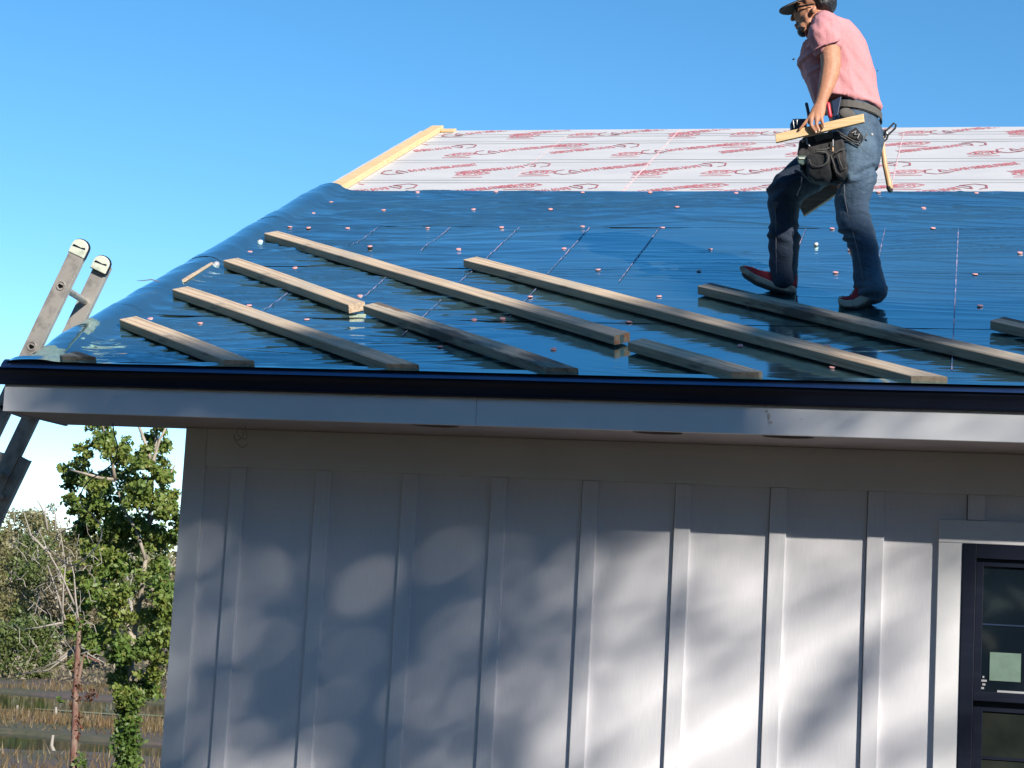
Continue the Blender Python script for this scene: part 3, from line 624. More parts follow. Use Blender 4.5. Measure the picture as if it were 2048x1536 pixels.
# window
wz0 = ZW-1.45
fx0, fx1, fz1 = WX0, WX1, ZW
win = MB().box(fx0, fx0+.055, WY-.03, WY+.06, wz0, fz1).box(fx1-.055, fx1, WY-.03, WY+.06, wz0, fz1).box(fx0+.055, fx1-.055, WY-.03, WY+.06, fz1-.06, fz1).box(fx0+.055, fx1-.055, WY-.03, WY+.06, wz0, wz0+.06).out('window', m_black, house, bevel=.002)
zs = P(1950, 1392, WY)[2]
MB().box(fx0+.056, fx0+.085, WY-.010, WY+.02, zs+.02, fz1-.061).box(fx1-.085, fx1-.056, WY-.010, WY+.02, zs+.02, fz1-.061).box(fx0+.085, fx1-.085, WY-.010, WY+.02, fz1-.09, fz1-.061).box(fx0+.056, fx1-.056, WY-.014, WY+.02, zs-.018, zs+.02).out('upper_sash', m_black, win, bevel=.001)
MB().box(fx0+.056, fx0+.095, WY+.021, WY+.045, wz0+.061, zs-.018).box(fx1-.095, fx1-.056, WY+.021, WY+.045, wz0+.061, zs-.018).box(fx0+.095, fx1-.095, WY+.021, WY+.045, wz0+.061, wz0+.1).box(fx0+.095, fx1-.095, WY+.021, WY+.045, zs-.06, zs-.018).out('lower_sash', m_black, win, bevel=.001)
MB().box(fx0+.085, fx1-.085, WY+.002, WY+.008, zs+.02, fz1-.09).out('pane', m_glass, win)
MB().box(fx0+.095, fx1-.095, WY+.030, WY+.036, wz0+.1, zs-.06).out('pane', m_glassl, win)
zb = P(2000, 1250, WY)[2]
MB().box(fx0+.086, fx1-.086, WY-.001, WY+.0015, zb-.003, zb+.003).out('glazing_line', m_toolb, win)
zb = P(2000, 1518, WY)[2]
MB().box(fx0+.096, fx1-.096, WY+.024, WY+.029, zb-.006, zb+.006).out('glazing_bar', m_black, win)
a_ = P(1980, 1304, WY); b_ = P(2034, 1357, WY)
MB().box(a_[0], a_[0]+.123, WY-.0012, WY+.0012, a_[2]-.115, a_[2]).out('sticker', m_stick, win)
mb = MB()
for k in range(4): mb.box(fx0+.087+.004*(k % 2), fx0+.098+.005*(k % 3), WY-.001, WY+.001, zs+.03+.015*k, zs+.038+.015*k)
mb.box(fx0+.15, fx0+.30, WY-.001, WY+.001, zs+.0205, zs+.029); mb.out('sealant_smear', m_wire, win)
# casing
MB().box(WX0-.098, WX0-.0015, WY-.024, WY+.010, wz0-.1, ZW-.0005).out('window_casing', m_trim, house, bevel=.002)
MB().box(WX1+.0015, WX1+.098, WY-.024, WY+.010, wz0-.1, ZW-.0005).out('window_casing', m_trim, house, bevel=.002)
MB().box(WX0-.098, WX1+.098, WY-.026, WY+.010, ZW+.0005, ZW+.095).out('window_casing', m_trim, house, bevel=.002)
MB().box(WX0, WX1, WY-.035, WY+.010, wz0-.08, wz0-.001).out('window_sill', m_trim, house, bevel=.002)

# ================================================================ loose boards on the roof
def board(p0, p1, label, m, name='wooden_board', wd=.089, ht=.042, h=.015, L=None, clip=False, paint=False):
    a = np.array(p0, float); b = np.array(p1, float); d = (b-a)/np.linalg.norm(b-a); L = L or np.linalg.norm(b-a)
    nrm = np.array([-d[1], d[0]]); nrm = nrm if nrm[1] > 0 else -nrm
    D = np.array([d[0], 0, 0])+SD*d[1]; N = np.array([nrm[0], 0, 0])+SD*nrm[1]
    root = RP(a[0], a[1], h); L = L*KR
    nseg = 14; V = []; F = []
    ph = random.uniform(0, 99)
    for k in range(nseg+1):
        t = L*k/nseg; wob = .0016*math.sin(ph+t*2.2); rt = .0012*math.sin(ph*2+t*5)
        bw = .003
        sec = [(bw, 0), (wd-bw, 0), (wd, bw), (wd, ht-bw), (wd-bw, ht), (bw, ht), (0, ht-bw), (0, bw)]
        for u, v in sec: V.append((t, u+wob, v+rt*(u/wd)))
    n = 8
    F = [(i*n+j, i*n+(j+1) % n, (i+1)*n+(j+1) % n, (i+1)*n+j) for i in range(nseg) for j in range(n)]+[tuple(range(n))[::-1], tuple(range(nseg*n, nseg*n+n))]
    me = bpy.data.meshes.new(name); me.from_pydata(V, [], F); me.materials.append(m)
    bm = bmesh.new(); bm.from_mesh(me)
    if clip:                                            # sawn off parallel to the eave
        g = bmesh.ops.bisect_plane(bm, geom=bm.verts[:]+bm.edges[:]+bm.faces[:], plane_co=((-.062-a[1])*KR/d[1], 0, 0), plane_no=(-d[1], -nrm[1], 0), clear_outer=True)
        bmesh.ops.holes_fill(bm, edges=[e for e in bm.edges if e.is_boundary])
    bmesh.ops.recalc_face_normals(bm, faces=bm.faces); bm.to_mesh(me); bm.free()
    o = bpy.data.objects.new(name, me); C.objects.link(o)
    if paint:
        for nm_, (u0, u1), m_ in (('painted_end', (.004, .030), m_orange), ('painted_end', (.034, .052), m_tape), ('painted_end', (.056, .085), m_orange)):
            pe = MB().box(L+.0002, L+.0014, u0, u1, .003, ht-.003); me2 = bpy.data.meshes.new(nm_); me2.from_pydata(pe.v, [], pe.f); me2.materials.append(m_)
            c_ = bpy.data.objects.new(nm_, me2); C.objects.link(c_); c_.parent = o
    o.matrix_world = Matrix(((D[0], N[0], NR[0], root[0]), (D[1], N[1], NR[1], root[1]), (D[2], N[2], NR[2], root[2]), (0, 0, 0, 1)))
    return tag(o, label, 'board', 'lumber lying slantwise on the blue film')
def bp(a, b, *r, **k):
    return board(roofpx(*a, .012), roofpx(*b, .012), *r, **k)
bp((529, 482), (1228, 692), 'uppermost long board from the rake, ending in an orange-tipped joint mid roof', m_board, paint=True)
bp((1256, 704), (1493, 773), 'short grey board running on from the orange-tipped joint down to the eave', m_board, clip=True)
bp((448, 537), (698, 628), 'short warm-coloured board second down the rake, ending at a pale cut face', m_board)
bp((728, 629), (1140, 772), 'grey shaded board running from the pale cut face down to the eave', m_board_shade, clip=True)
bp((346, 596), (828, 766), 'sunlit board third down the rake with swirling grain, reaching the eave', m_board, clip=True)
bp((241, 657), (514, 766), 'short board low on the rake, second from the eave corner', m_board, clip=True)
bp((121, 730), (300, 790), 'tiny stub of board at the eave in the far left roof corner', m_board_shade, clip=True)
bp((927, 536), (1876, 788), 'longest board, starting mid roof right of the others and crossing to the eave', m_board, clip=True)
bp((1395, 590), (2100, 760), 'dark stained board under the workman\'s raised foot', m_board_shade)
bp((1980, 661), (2230, 722), 'grey board cut off by the right edge, below the walking workman', m_board_shade)
# end tips marked orange at the joint
# ladder ------------------------------------------------------------------------------------------------
Y1, Y2 = 7.74, 8.14
top1, bot1 = P(163, 486, Y1), P(55.5, 710, Y1)
dirL = nz(top1-bot1); side = np.array([dirL[2], 0, -dirL[0]])
if side[0] < 0: side = -side
tl = (bot1[2])/dirL[2]; base = bot1-dirL*tl
lad = empty('extension_ladder', tuple(base), 'worn aluminium extension ladder leaning on the left roof edge, tips above the rake', 'ladder')
Ltot = np.linalg.norm(top1-base)
def rail(y, m, name, L, wd, off, par, L0=0):
    b0 = base+np.array([-.185*(y-Y1), y-Y1, 0])+off+dirL*L0; L = L-L0; mb = MB(); t = .004; fl = .026; sgn = 1
    mb.obox(b0-side*wd/2, side*wd, dirL*L, (0, t, 0))
    mb.obox(b0-side*wd/2+(0, t if sgn > 0 else 0, 0), side*t, dirL*L, (0, sgn*fl, 0)); mb.obox(b0+side*(wd/2-t)+(0, t if sgn > 0 else 0, 0), side*t, dirL*L, (0, sgn*fl, 0))
    return mb.out(name, m, par, bevel=.001)
top2 = P(203, 528, Y2); L2 = (top2-base-np.array([0, Y2-Y1, 0])) @ dirL
wdr = .078
rail(Y1, m_alu, 'rail', Ltot-.02, wdr, np.zeros(3), lad, 1.0); rail(Y2, m_alu, 'rail', Ltot-.02, wdr, np.zeros(3), lad, 1.0)
# base section (wider, just outside)
zb = P(50, 903, Y2); Lb = (zb-base) @ dirL
for yy, sg in ((Y1-.006, -1), (Y2+.006, 1)): rail(yy, m_alu, 'base_rail', Lb, .092, side*.048+np.array([0, .0, 0])-dirL*0, lad)
for yy in (Y1, Y2):                                   # rounded end caps
    c = base+dirL*(Ltot-.03)+np.array([-.185*(yy-Y1), yy-Y1, 0]); out = []
    for a in np.linspace(0, math.pi, 9): out.append(c+side*(wdr/2+.003)*math.cos(a)+dirL*(.012+(wdr/2)*.85*math.sin(a)))
    out += [c-side*(wdr/2+.003)-dirL*.03, c+side*(wdr/2+.003)-dirL*.03]
    s_ = 1 if yy < 8 else -1
    MB().prism([p+np.array([0, -.004 if s_ > 0 else -.024, 0]) for p in out], (0, .032, 0)).out('end_cap', m_capg, lad, bevel=.003)
    cc = c; rim = [p+(p-cc)*.10 for p in out]
    MB().prism([p+np.array([0, (-.0035 if s_ > 0 else -.0235)+.010, 0]) for p in rim], (0, .014, 0)).out('cap_rim', m_black, lad, bevel=.002)
    MB().prism([cc+side*(u)+dirL*(v)+np.array([0, -.0055 if s_ > 0 else -.0255, 0]) for u, v in ((-.034, .002), (.034, .008), (.030, .016), (.010, .010), (-.030, .012))], (0, .0015, 0)).out('cap_slot', m_black, lad)
hole_px = P(125, 573, Y1); r0 = (hole_px-base) @ dirL
for k in range(-12, 1):
    for sect in (0, 1):
        if sect == 1 and r0+.305*k > Lb-.1: continue
        if sect == 0 and r0+.305*k < 1.1: continue
        c = base+dirL*(r0+.305*k-(.09 if sect else 0))+side*(.048 if sect else 0)
        y0, y1 = (Y1-.010, Y2+.010) if sect else (Y1-.002, Y2+.002)
        oc = [c+side*.017*math.cos(a)+dirL*(.014*math.sin(a) if math.sin(a) > 0 else .018*math.sin(a)) for a in np.linspace(0, 2*math.pi, 11)[:-1]]
        MB().prism([p+np.array([-.185*(y0-Y1), y0-Y1, 0]) for p in oc], (-.185*(y1-y0), y1-y0, 0)).out('rung', m_alu, lad)
        if sect == 0:
            ring = [c+side*.021*math.cos(a)+dirL*.020*math.sin(a) for a in np.linspace(0, 2*math.pi, 13)]
            MB().tube([p+np.array([0, -.002, 0]) for p in ring], .0022, n=6).out('rung_collar', m_alu, lad)
            hc = [c+side*.0135*math.cos(a)+dirL*.0125*math.sin(a) for a in (math.pi*.15, math.pi*.85, math.pi*1.1, math.pi*1.5, math.pi*1.9)]
            MB().prism([p+np.array([0, -.0035, 0]) for p in hc], (0, .0014, 0)).out('rung_socket', m_hole, lad)
# cables ------------------------------------------------------------------------------------------------
CY = 7.95
def smooth_path(p, n=6):
    p = [np.array(q) for q in p]; out = []
    for i in range(len(p)-1):
        p0, p1, p2, p3 = p[max(i-1, 0)], p[i], p[i+1], p[min(i+2, len(p)-1)]
        for t in np.linspace(0, 1, n, endpoint=False): out.append(.5*((2*p1)+(-p0+p2)*t+(2*p0-5*p1+4*p2-p3)*t*t+(-p0+3*p1-3*p2+p3)*t**3))
    out.append(p[-1]); return out
pts = [P(x, y, CY+.02*math.sin(i)) for i, (x, y) in enumerate(((225, 843), (229, 870), (235, 895), (226, 925), (205, 943), (178, 962), (163, 985), (164, 1010), (186, 1032), (203, 1056), (198, 1085), (176, 1112), (150, 1130), (130, 1127), (112, 1112)))]
pts[0][2] = ZS+.005
tag(MB().tube(smooth_path(pts), .0032, n=6).out('hanging_cable', m_wired, None, True), 'thin grey cable dangling in loops from the eave in front of the trees', 'cable')
pts = [P(x, y, 7.9) for x, y in ((489, 838), (490, 852), (494, 870), (491, 878), (478, 873), (474, 862), (480, 856), (487, 862), (483, 876), (472, 880), (468, 868), (470, 880), (480, 892), (488, 894), (494, 888))]
pts[0][2] = ZS+.004
tag(MB().tube(smooth_path(pts), .002, n=6).out('wire_coil', m_wire, None, True), 'small coil of clear wire hanging under the soffit near the wall corner', 'wire')
# sliver and twig at the rake -----------------------------------------------------------------------------
a = RP(*roofpx(362, 566, .03), .035); b = RP(*roofpx(417, 531, .03), .035)
mb = MB(); mb.obox(a, b-a, NR*.010+SD*.01, np.array([.024, 0, 0])); tag(mb.out('wood_sliver', m_board, None, bevel=.002), 'thin pale strip of wood lying along the rake beside the second board', 'wood scrap')
mb = MB(); mb.ell(RP(*roofpx(432, 532, .02), .025), (.02, 0, .004), (0, .02, .01), (0, -.01, .018), 9, 6).ell(RP(*roofpx(425, 534, .02), .022), (.014, 0, .004), (0, .012, .01), (0, -.01, .012), 8, 5)
tag(mb.out('paper_scrap', m_wire, None, True), 'crumpled white scrap at the tip of the second board by the rake', 'scrap', 'crumpled white scraps')
mb = MB(); mb.ell(RP(*roofpx(520, 484, .02), .02), (.018, 0, .002), (0, .01, .006), (0, -.006, .012), 8, 5)
tag(mb.out('paper_scrap', m_lace, None, True), 'little white scrap at the tip of the uppermost long board', 'scrap', 'crumpled white scraps')
mb = MB(); mb.ell(RP(*roofpx(1632, 488, .02), .018), (.013, 0, .002), (0, .010, .004), (0, -.004, .010), 8, 5)
tag(mb.out('paper_scrap', m_lace, None, True), 'white curl of scrap on the blue film between the workman\'s legs', 'scrap', 'crumpled white scraps')
mb = MB(); mb.tube([P(274, 561.5, 8.6), P(288, 561, 8.62), P(303, 559, 8.64), P(318, 563, 8.66)], [.001, .0025, .003, .003], n=5)
tag(mb.out('twig', m_wired, None, True), 'thin dark sliver sticking out past the rake into the sky', 'twig')
for (x, y, r_, lb) in ((1587, 119, .0075, 'larger dark insect flying left of the workman\'s chest'), (1755, 142, .0045, 'smaller dark insect flying right of the workman\'s back')):
    c = P(x, y, 8.2); root = empty('flying_insect', tuple(c), lb, 'insect', 'insects in the sky')
    MB().ell(c, (r_, 0, 0), (0, 0, r_*.35), (0, r_*.35, 0), 8, 5).out('body', m_bug, root, True)
    MB().add([c, c+np.array([r_*.6, r_*.4, r_*.7]), c+np.array([-r_*.3, r_*.6, r_*.8])], [(0, 1, 2)]).add([c, c+np.array([r_*.6, -r_*.4, r_*.7]), c+np.array([-r_*.3, -r_*.6, r_*.8])], [(0, 1, 2)]).out('wing', m_bug, root)

# ================================================================ PERSON
YK = KR; S = KR/425.                                             # metres per pixel at his distance
RX = np.array([M[0][0], M[1][0], M[2][0]]); UPV = -np.array([M[0][1], M[1][1], M[2][1]]); DV = np.array([0, 1, 0.])
per = empty('person', tuple(P(1725, 614, 8.55)), 'workman in pink T-shirt, jeans and dark cap walking left across the blue roof', 'person')
def el(mb, x, y, Y, rx, ry, rd, ang=0, n=14, m_=9):
    c, s_ = math.cos(math.radians(ang)), math.sin(math.radians(ang))
    mb.ell(P(x, y, Y), (RX*c-UPV*s_)*rx*S, (UPV*c+RX*s_)*ry*S, DV*rd, n, m_)
def tb(mb, pts, n=14, depth=(0, 1, 0)):                # pts: (x,y,Y,half width px,half depth m)
    mb.tube([P(x, y, Y) for x, y, Y, _, _ in pts], [(w_*S, d_) for _, _, _, w_, d_ in pts], n=n, depth=depth)
MID = 8.66
# body
b = MB()
el(b, 1636, 6, MID, 36, 34, .074); el(b, 1614, 32, MID, 21, 32, .060); el(b, 1610, 57, MID, 14, 15, .048); el(b, 1616, 40, MID, 15, 20, .066, -8); el(b, 1622, 30, MID, 16, 18, .0715); el(b, 1620, 50, MID, 15, 15, .056, -30); el(b, 1604, 66, MID, 8, 7, .028)
el(b, 1598, 28, MID, 10, 22, .045); b.tube([P(1593, 22, MID), P(1586, 34, MID), P(1585, 38, MID)], [(5*S, .010), (5*S, .012), (5*S, .016)], n=8)
el(b, 1593, 51, MID, 5, 2.6, .024); el(b, 1595, 56.5, MID, 4.5, 2.4, .022); el(b, 1628, 20, MID-.075, 5, 9, .012, 15); el(b, 1628, 20, MID+.075, 5, 9, .012, 15)
el(b, 1600, 14, MID, 9, 6, .055)
tb(b, [(1636, 34, MID, 23, .055), (1648, 60, MID, 25, .060), (1655, 85, MID, 30, .07)])
tb(b, [(1660, 80, MID, 40, .15), (1672, 120, MID, 52, .14), (1688, 190, MID, 46, .13), (1705, 240, MID, 42, .14), (1712, 290, MID, 40, .14)])
# near arm
tb(b, [(1655, 62, 8.475, 23, .050), (1657, 90, 8.45, 23, .049), (1661, 112, 8.43, 20, .044), (1662, 132, 8.415, 19.5, .042), (1659, 150, 8.40, 18.5, .040), (1652, 175, 8.385, 15, .033), (1645, 196, 8.375, 11.8, .025), (1641, 208, 8.37, 11.5, .021)])
# palm
tb(b, [(1642, 206, 8.368, 11, .019), (1638, 218, 8.362, 13.5, .017), (1634, 229, 8.358, 15, .015)])
def finger(mb, pts): mb.tube([P(x, y, Y) for x, y, Y, r in pts], [r*S for _, _, _, r in pts], n=8, round_ends=True)
finger(b, [(1627, 222, 8.362, 4.2), (1620, 233, 8.352, 4.0), (1611, 245, 8.350, 3.6), (1599, 259, 8.352, 2.9)])
finger(b, [(1627, 226, 8.356, 4.3), (1622, 238, 8.344, 4.2), (1622, 250, 8.343, 3.9), (1631, 264, 8.347, 3.3)])
finger(b, [(1634, 227, 8.354, 4.3), (1633, 238, 8.342, 4.2), (1633, 250, 8.342, 3.9), (1638, 261, 8.346, 3.3)])
finger(b, [(1642, 226, 8.356, 4.0), (1643, 237, 8.346, 3.8), (1645, 246, 8.346, 3.4), (1648, 254, 8.349, 2.9)])
finger(b, [(1640, 210, 8.385, 5.0), (1632, 224, 8.41, 4.6), (1622, 236, 8.46, 4.0), (1618, 246, 8.475, 3.4)])
# far arm and hand, mostly hidden behind the thigh
tb(b, [(1648, 70, 8.86, 22, .048), (1655, 120, 8.90, 19, .042), (1664, 170, 8.93, 18, .04), (1672, 240, 8.93, 14, .032), (1676, 310, 8.92, 11, .024), (1672, 352, 8.92, 12, .018)])
for k, (x, y) in enumerate(((1656, 372), (1661, 375), (1667, 376), (1673, 375))): finger(b, [(1672, 355, 8.905, 4), (x+2, y-9, 8.893, 3.8), (x, y-2, 8.893, 3.2)])
# legs inside the jeans
tb(b, [(1712, 290, 8.58, 36, .08), (1706, 360, 8.56, 32, .072), (1705, 420, 8.55, 25, .055), (1722, 500, 8.55, 22, .048), (1738, 565, 8.55, 16, .035), (1735, 585, 8.55, 16, .032)])
tb(b, [(1680, 300, 8.76, 36, .08), (1625, 340, 8.76, 30, .07), (1570, 390, 8.76, 25, .055), (1568, 470, 8.76, 21, .046), (1567, 545, 8.76, 15, .034), (1563, 556, 8.76, 15, .03)])
remesh(b, 'body', m_skin, per, .0052, 3, .4)
# nails
mb = MB()
for x, y, Y in ((1632, 264, 8.3385), (1638.5, 261, 8.3375), (1648.5, 254, 8.342)): mb.ell(P(x, y, Y), RX*2.0*S, UPV*2.4*S, DV*.0012, 8, 5)
mb.out('fingernail', m_nail, per, True)
# sunglasses, eyes
mb = MB()
for sg in (-1, 1): mb.ell(P(1600, 17, MID+sg*.030), RX*8.0*S, (0, 0, .011), DV*.011, 10, 6)
mb.out('eye', m_lace, per, True)
mb = MB()
el(mb, 1594, 18, MID-.034, 4.5, 8, .027, 10); el(mb, 1594, 18, MID+.034, 4.5, 8, .027, 10)
mb.tube([P(1594, 14, MID-.062), P(1612, 11, MID-.078), P(1628, 8, MID-.080)], [2.4*S, 2*S, 1.6*S], n=6); mb.tube([P(1594, 14, MID+.062), P(1612, 11, MID+.078), P(1628, 8, MID+.080)], [2.4*S, 2*S, 1.6*S], n=6)
mb.tube([P(1590, 14, MID-.02), P(1590, 14, MID+.02)], 2*S, n=6)
mb.out('sunglasses', m_lens, per, True)
# beard
mb = MB(); el(mb, 1605, 63, MID, 11, 10.5, .043); el(mb, 1597, 47.5, MID, 5.6, 2.8, .026, -10); el(mb, 1609, 60, MID, 13, 9, .047, -20)
remesh(mb, 'beard', m_hair, per, .004, 2, .4)
# hair
mb = MB(); el(mb, 1645, 5, MID, 29, 30, .083); el(mb, 1650, 14, MID, 21, 15, .078, 0)
def hairw(c): return .004*vnoise(c[:, 0]*110, c[:, 2]*110, 3)+.004*vnoise(c[:, 1]*90, c[:, 2]*120, 4)
remesh(mb, 'hair', m_hair, per, .005, 1, .4, hairw)
# cap
mb = MB(); el(mb, 1632, -10, MID, 41, 29, .085, 0)
cp = remesh(mb, 'cap', m_capc, per, .006, 2, .4)
def brim(off, name, m, par):
    V = []; F = []; na, nb = 11, 7
    for i in range(na):
        a = math.radians(-80+160*i/(na-1))
        for k in range(nb):
            t = k/(nb-1); r_in, r_out = .060, .118*math.cos(a)**.35+.0
            lat = math.sin(a)*(.078+(.084-.078)*t); fw = (.062*math.cos(a))+(t*(.088*math.cos(a)**.5))
            droop = -.42*fw-.35*lat*lat/.078*.5-.02*0
            V.append(P(1621, -4, MID)-RX*fw+DV*lat+UPV*(droop+off))
    for i in range(na-1):
        for k in range(nb-1): F.append((i*nb+k, (i+1)*nb+k, (i+1)*nb+k+1, i*nb+k+1))
    o = obj(name, V, F, m, par, True); bake(o, [('SOLIDIFY', dict(thickness=.003, offset=0))]); return o
brim(.0, 'brim', m_capc, cp); brim(-.0045, 'brim_underside', m_brim, cp)

# shirt: torso slices + sleeves
def slices(mb, rows, n=30, pw=2.3, yaw=0):
    rings = []
    cy_, sy_ = math.cos(yaw), math.sin(yaw); q9 = pw/(pw-1)
    for x0, x1, y, Yc, dep, tilt in rows:
        c = P((x0+x1)/2, y, Yc); hw = (x1-x0)/2*S; r = []
        hf = (max(hw**q9-(dep*abs(sy_))**q9, (hw*.45)**q9))**(1/q9)/cy_
        for q_ in np.linspace(0, 2*math.pi, n, endpoint=False):
            ca, sa = math.cos(q_), math.sin(q_); u = abs(ca)**(2/pw)*math.copysign(1, ca); v = abs(sa)**(2/pw)*math.copysign(1, sa)
            r.append(c+(RX*cy_+DV*sy_)*hf*u+(DV*cy_-RX*sy_)*dep*v+UPV*(-tilt*S*u))
        rings.append(r)
    V = [p for r in rings for p in r]; F = [(i*n+j, i*n+(j+1) % n, (i+1)*n+(j+1) % n, (i+1)*n+j) for i in range(len(rings)-1) for j in range(n)]
    F += [tuple(range(n))[::-1], tuple(range((len(rings)-1)*n, len(rings)*n))]; mb.add(V, F)
sh = MB()
slices(sh, [(1634, 1664, 36, MID, .075, -3), (1626, 1682, 44, MID, .115, -4), (1616, 1702, 58, MID, .165, -4), (1609, 1717, 76, MID, .185, 0), (1606, 1732, 100, MID, .178, 0), (1604, 1740, 125, MID, .172, 0), (1608, 1746, 150, MID, .168, 0), (1614, 1749, 178, MID, .168, 2), (1621, 1753, 202, MID, .172, 6), (1626, 1758, 213, MID, .178, 8)], pw=2.45, yaw=math.radians(15))
tb(sh, [(1648, 50, 8.52, 22, .062), (1650, 66, 8.47, 28, .066), (1653, 84, 8.455, 28, .064), (1654, 89, 8.452, 27, .063)])
tb(sh, [(1648, 50, 8.80, 22, .062), (1646, 70, 8.86, 27, .066), (1650, 90, 8.885, 27, .062)])
def shirtw(c):
    x, y, z = c[:, 0], c[:, 1], c[:, 2]
    rg = lambda n: (1-np.abs(2*n)*2)
    w_ = .6*vnoise(x*5, z*5, 70)
    f = .016*rg(vnoise((x+z*.35)*11+w_*2, z*2.2+y*2, 71))*np.clip((z-3.9)/.25, .3, 1)+.008*vnoise((x+z*.8)*34, z*7, 72)+.018*rg(vnoise(x*4+w_, z*17+x*9+y*6, 73))*np.clip((4.30-z)/.22, 0, 1)+.012*rg(vnoise(x*5+y*7, z*24+w_*3-x*8, 74))*np.clip((z-4.33)/.08, 0, 1)*np.clip((-.62-x)/.06, 0, 1)
    return f
shirt = remesh(sh, 'shirt', m_shirt, per, .0055, 3, .5, shirtw)
def ribbon(mb, pts, r, n=6): mb.tube([P(*p) for p in pts], r*S, n=n)
mb = MB(); ribbon(mb, [(1626, 104, 8.41), (1632, 97, 8.395), (1645, 90, 8.387), (1662, 85, 8.386), (1676, 81, 8.392), (1681, 77, 8.41)], 1.6); mb.out('sleeve_hem', m_shirt, shirt, True)
# collar hem
mb = MB(); ribbon(mb, [(1624, 42, MID-.06), (1630, 37, MID-.075), (1645, 31, MID-.078), (1660, 28, MID-.06), (1666, 28, MID)], 2.2); mb.out('collar', m_shirt, shirt, True)

# jeans
def jw(c):
    x, y, z = c[:, 0], c[:, 1], c[:, 2]
    rg = lambda n: (1-np.abs(2*n)*2); w_ = vnoise(x*6, z*6, 80)
    low = np.clip((3.42-z)/.10, 0, 1); hipz = np.exp(-((z-3.84)/.07)**2); kn = np.exp(-((z-3.62)/.07)**2)
    return .010*vnoise((x-z*.4)*10, z*12, 81)+.005*vnoise((x+z*.5)*22, z*30, 82)+.015*rg(vnoise(x*4+w_*2+y*5, z*30, 83))*low+.019*rg(vnoise(x*5+w_, (z-x*.5)*24+w_*2, 84))*hipz+.016*rg(vnoise(x*5+w_, (z+x*.4)*24+w_*2, 85))*kn
j = MB()
slices(j, [(1666, 1752, 216, MID, .158, 5), (1664, 1760, 236, MID, .166, 6), (1664, 1766, 256, MID, .172, 6), (1664, 1767, 282, MID, .175, 2), (1664, 1764, 308, MID, .172, 0), (1668, 1756, 335, MID, .160, 0)], pw=2.2)
tb(j, [(1716, 300, 8.585, 44, .092), (1711, 335, 8.575, 42, .092), (1706, 370, 8.565, 37, .088), (1702, 410, 8.56, 33, .080), (1709, 440, 8.555, 32, .076), (1720, 468, 8.552, 30, .074), (1730, 505, 8.55, 28, .072), (1735, 535, 8.55, 28, .070), (1739, 556, 8.55, 30, .072), (1741, 574, 8.55, 29, .070)], 18)
remesh(j, 'jeans', m_denim, per, .0055, 4, .5, jw)
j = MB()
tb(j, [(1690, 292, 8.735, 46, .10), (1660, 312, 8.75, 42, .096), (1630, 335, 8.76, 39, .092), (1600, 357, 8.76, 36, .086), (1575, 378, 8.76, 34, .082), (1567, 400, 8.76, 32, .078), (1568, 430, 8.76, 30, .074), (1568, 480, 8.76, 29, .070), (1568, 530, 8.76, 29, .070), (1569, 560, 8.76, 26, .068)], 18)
far_leg = remesh(j, 'trouser_leg', m_denim_shade, per, .0065, 4, .5, jw)
far_leg['label'] = 'far trouser leg in painted shade, lifted in stride'
mb = MB(); ribbon(mb, [(1688, 370, 8.478), (1690, 400, 8.480), (1696, 430, 8.482), (1706, 465, 8.480), (1716, 505, 8.478), (1724, 545, 8.480), (1728, 568, 8.482)], 1.0); mb.out('seam', m_stitch, per, True)
mb = MB(); ribbon(mb, [(1549, 400, 8.695), (1552, 440, 8.692), (1552, 500, 8.696), (1553, 545, 8.697)], .9)
for k in range(5): ribbon(mb, [(1546+k, 408+3*k, 8.688), (1553+k, 398+2*k, 8.686)], 1.2)
mb.out('seam', m_stitch, per, True)
# back pocket with phone, rivet
mb = MB(); ribbon(mb, [(1674, 262, 8.490), (1690, 272, 8.484), (1706, 281, 8.483), (1722, 286, 8.483), (1729, 276, 8.484), (1734, 268, 8.486)], 1.3); ribbon(mb, [(1672, 266, 8.490), (1690, 277, 8.484), (1706, 286, 8.483), (1721, 290, 8.483)], 1.0); mb.out('pocket_edge', m_bagt, per, True)
ph = [P(1700, 262, 8.482), P(1712, 254, 8.480), P(1727, 272, 8.480), P(1718, 282, 8.481), P(1696, 272, 8.482)]
MB().prism(ph, (0, .012, 0)).out('phone', m_bag, per, bevel=.002)
mb = MB(); ribbon(mb, [(1704, 266, 8.478), (1712, 262, 8.477), (1709, 270, 8.477), (1719, 268, 8.477), (1715, 276, 8.477)], 1.2); mb.out('phone_sticker', m_wire, per, True); mb = MB(); mb.ell(P(1744, 269, 8.485), RX*3*S, UPV*3*S, DV*.004, 8, 5); mb.out('rivet', m_wire, per, True)
# trouser belt under the shirt
bt = MB(); bt2 = MB()
def band(mb, y0, hgt, dy, xa, xb, dep, th=.004, yc=MID):
    n = 40; V = []; c0 = P((xa+xb)/2, y0, yc); hw = (xb-xa)/2*S
    for t in np.linspace(0, 2*math.pi, n, endpoint=False):
        ca, sa = math.cos(t), math.sin(t); u = abs(ca)**(2/2.2)*math.copysign(1, ca); v = abs(sa)**(2/2.2)*math.copysign(1, sa)
        for hh in (0, 1):
            for e in (0, 1): V.append(c0+RX*(hw+e*th)*u+DV*(dep+e*th)*v+UPV*S*(hgt*(.5-hh)-dy*u))
    F = []
    for i in range(n):
        a, b_ = i*4, ((i+1) % n)*4; F += [(a, b_, b_+1, a+1), (a+2, a+3, b_+3, b_+2), (a+1, b_+1, b_+3, a+3), (a, a+2, b_+2, b_)]
    mb.add(V, F)
band(bt2, 233, 10, 5, 1663, 1761, .170); bt2.out('belt', m_bagt, per, bevel=0)
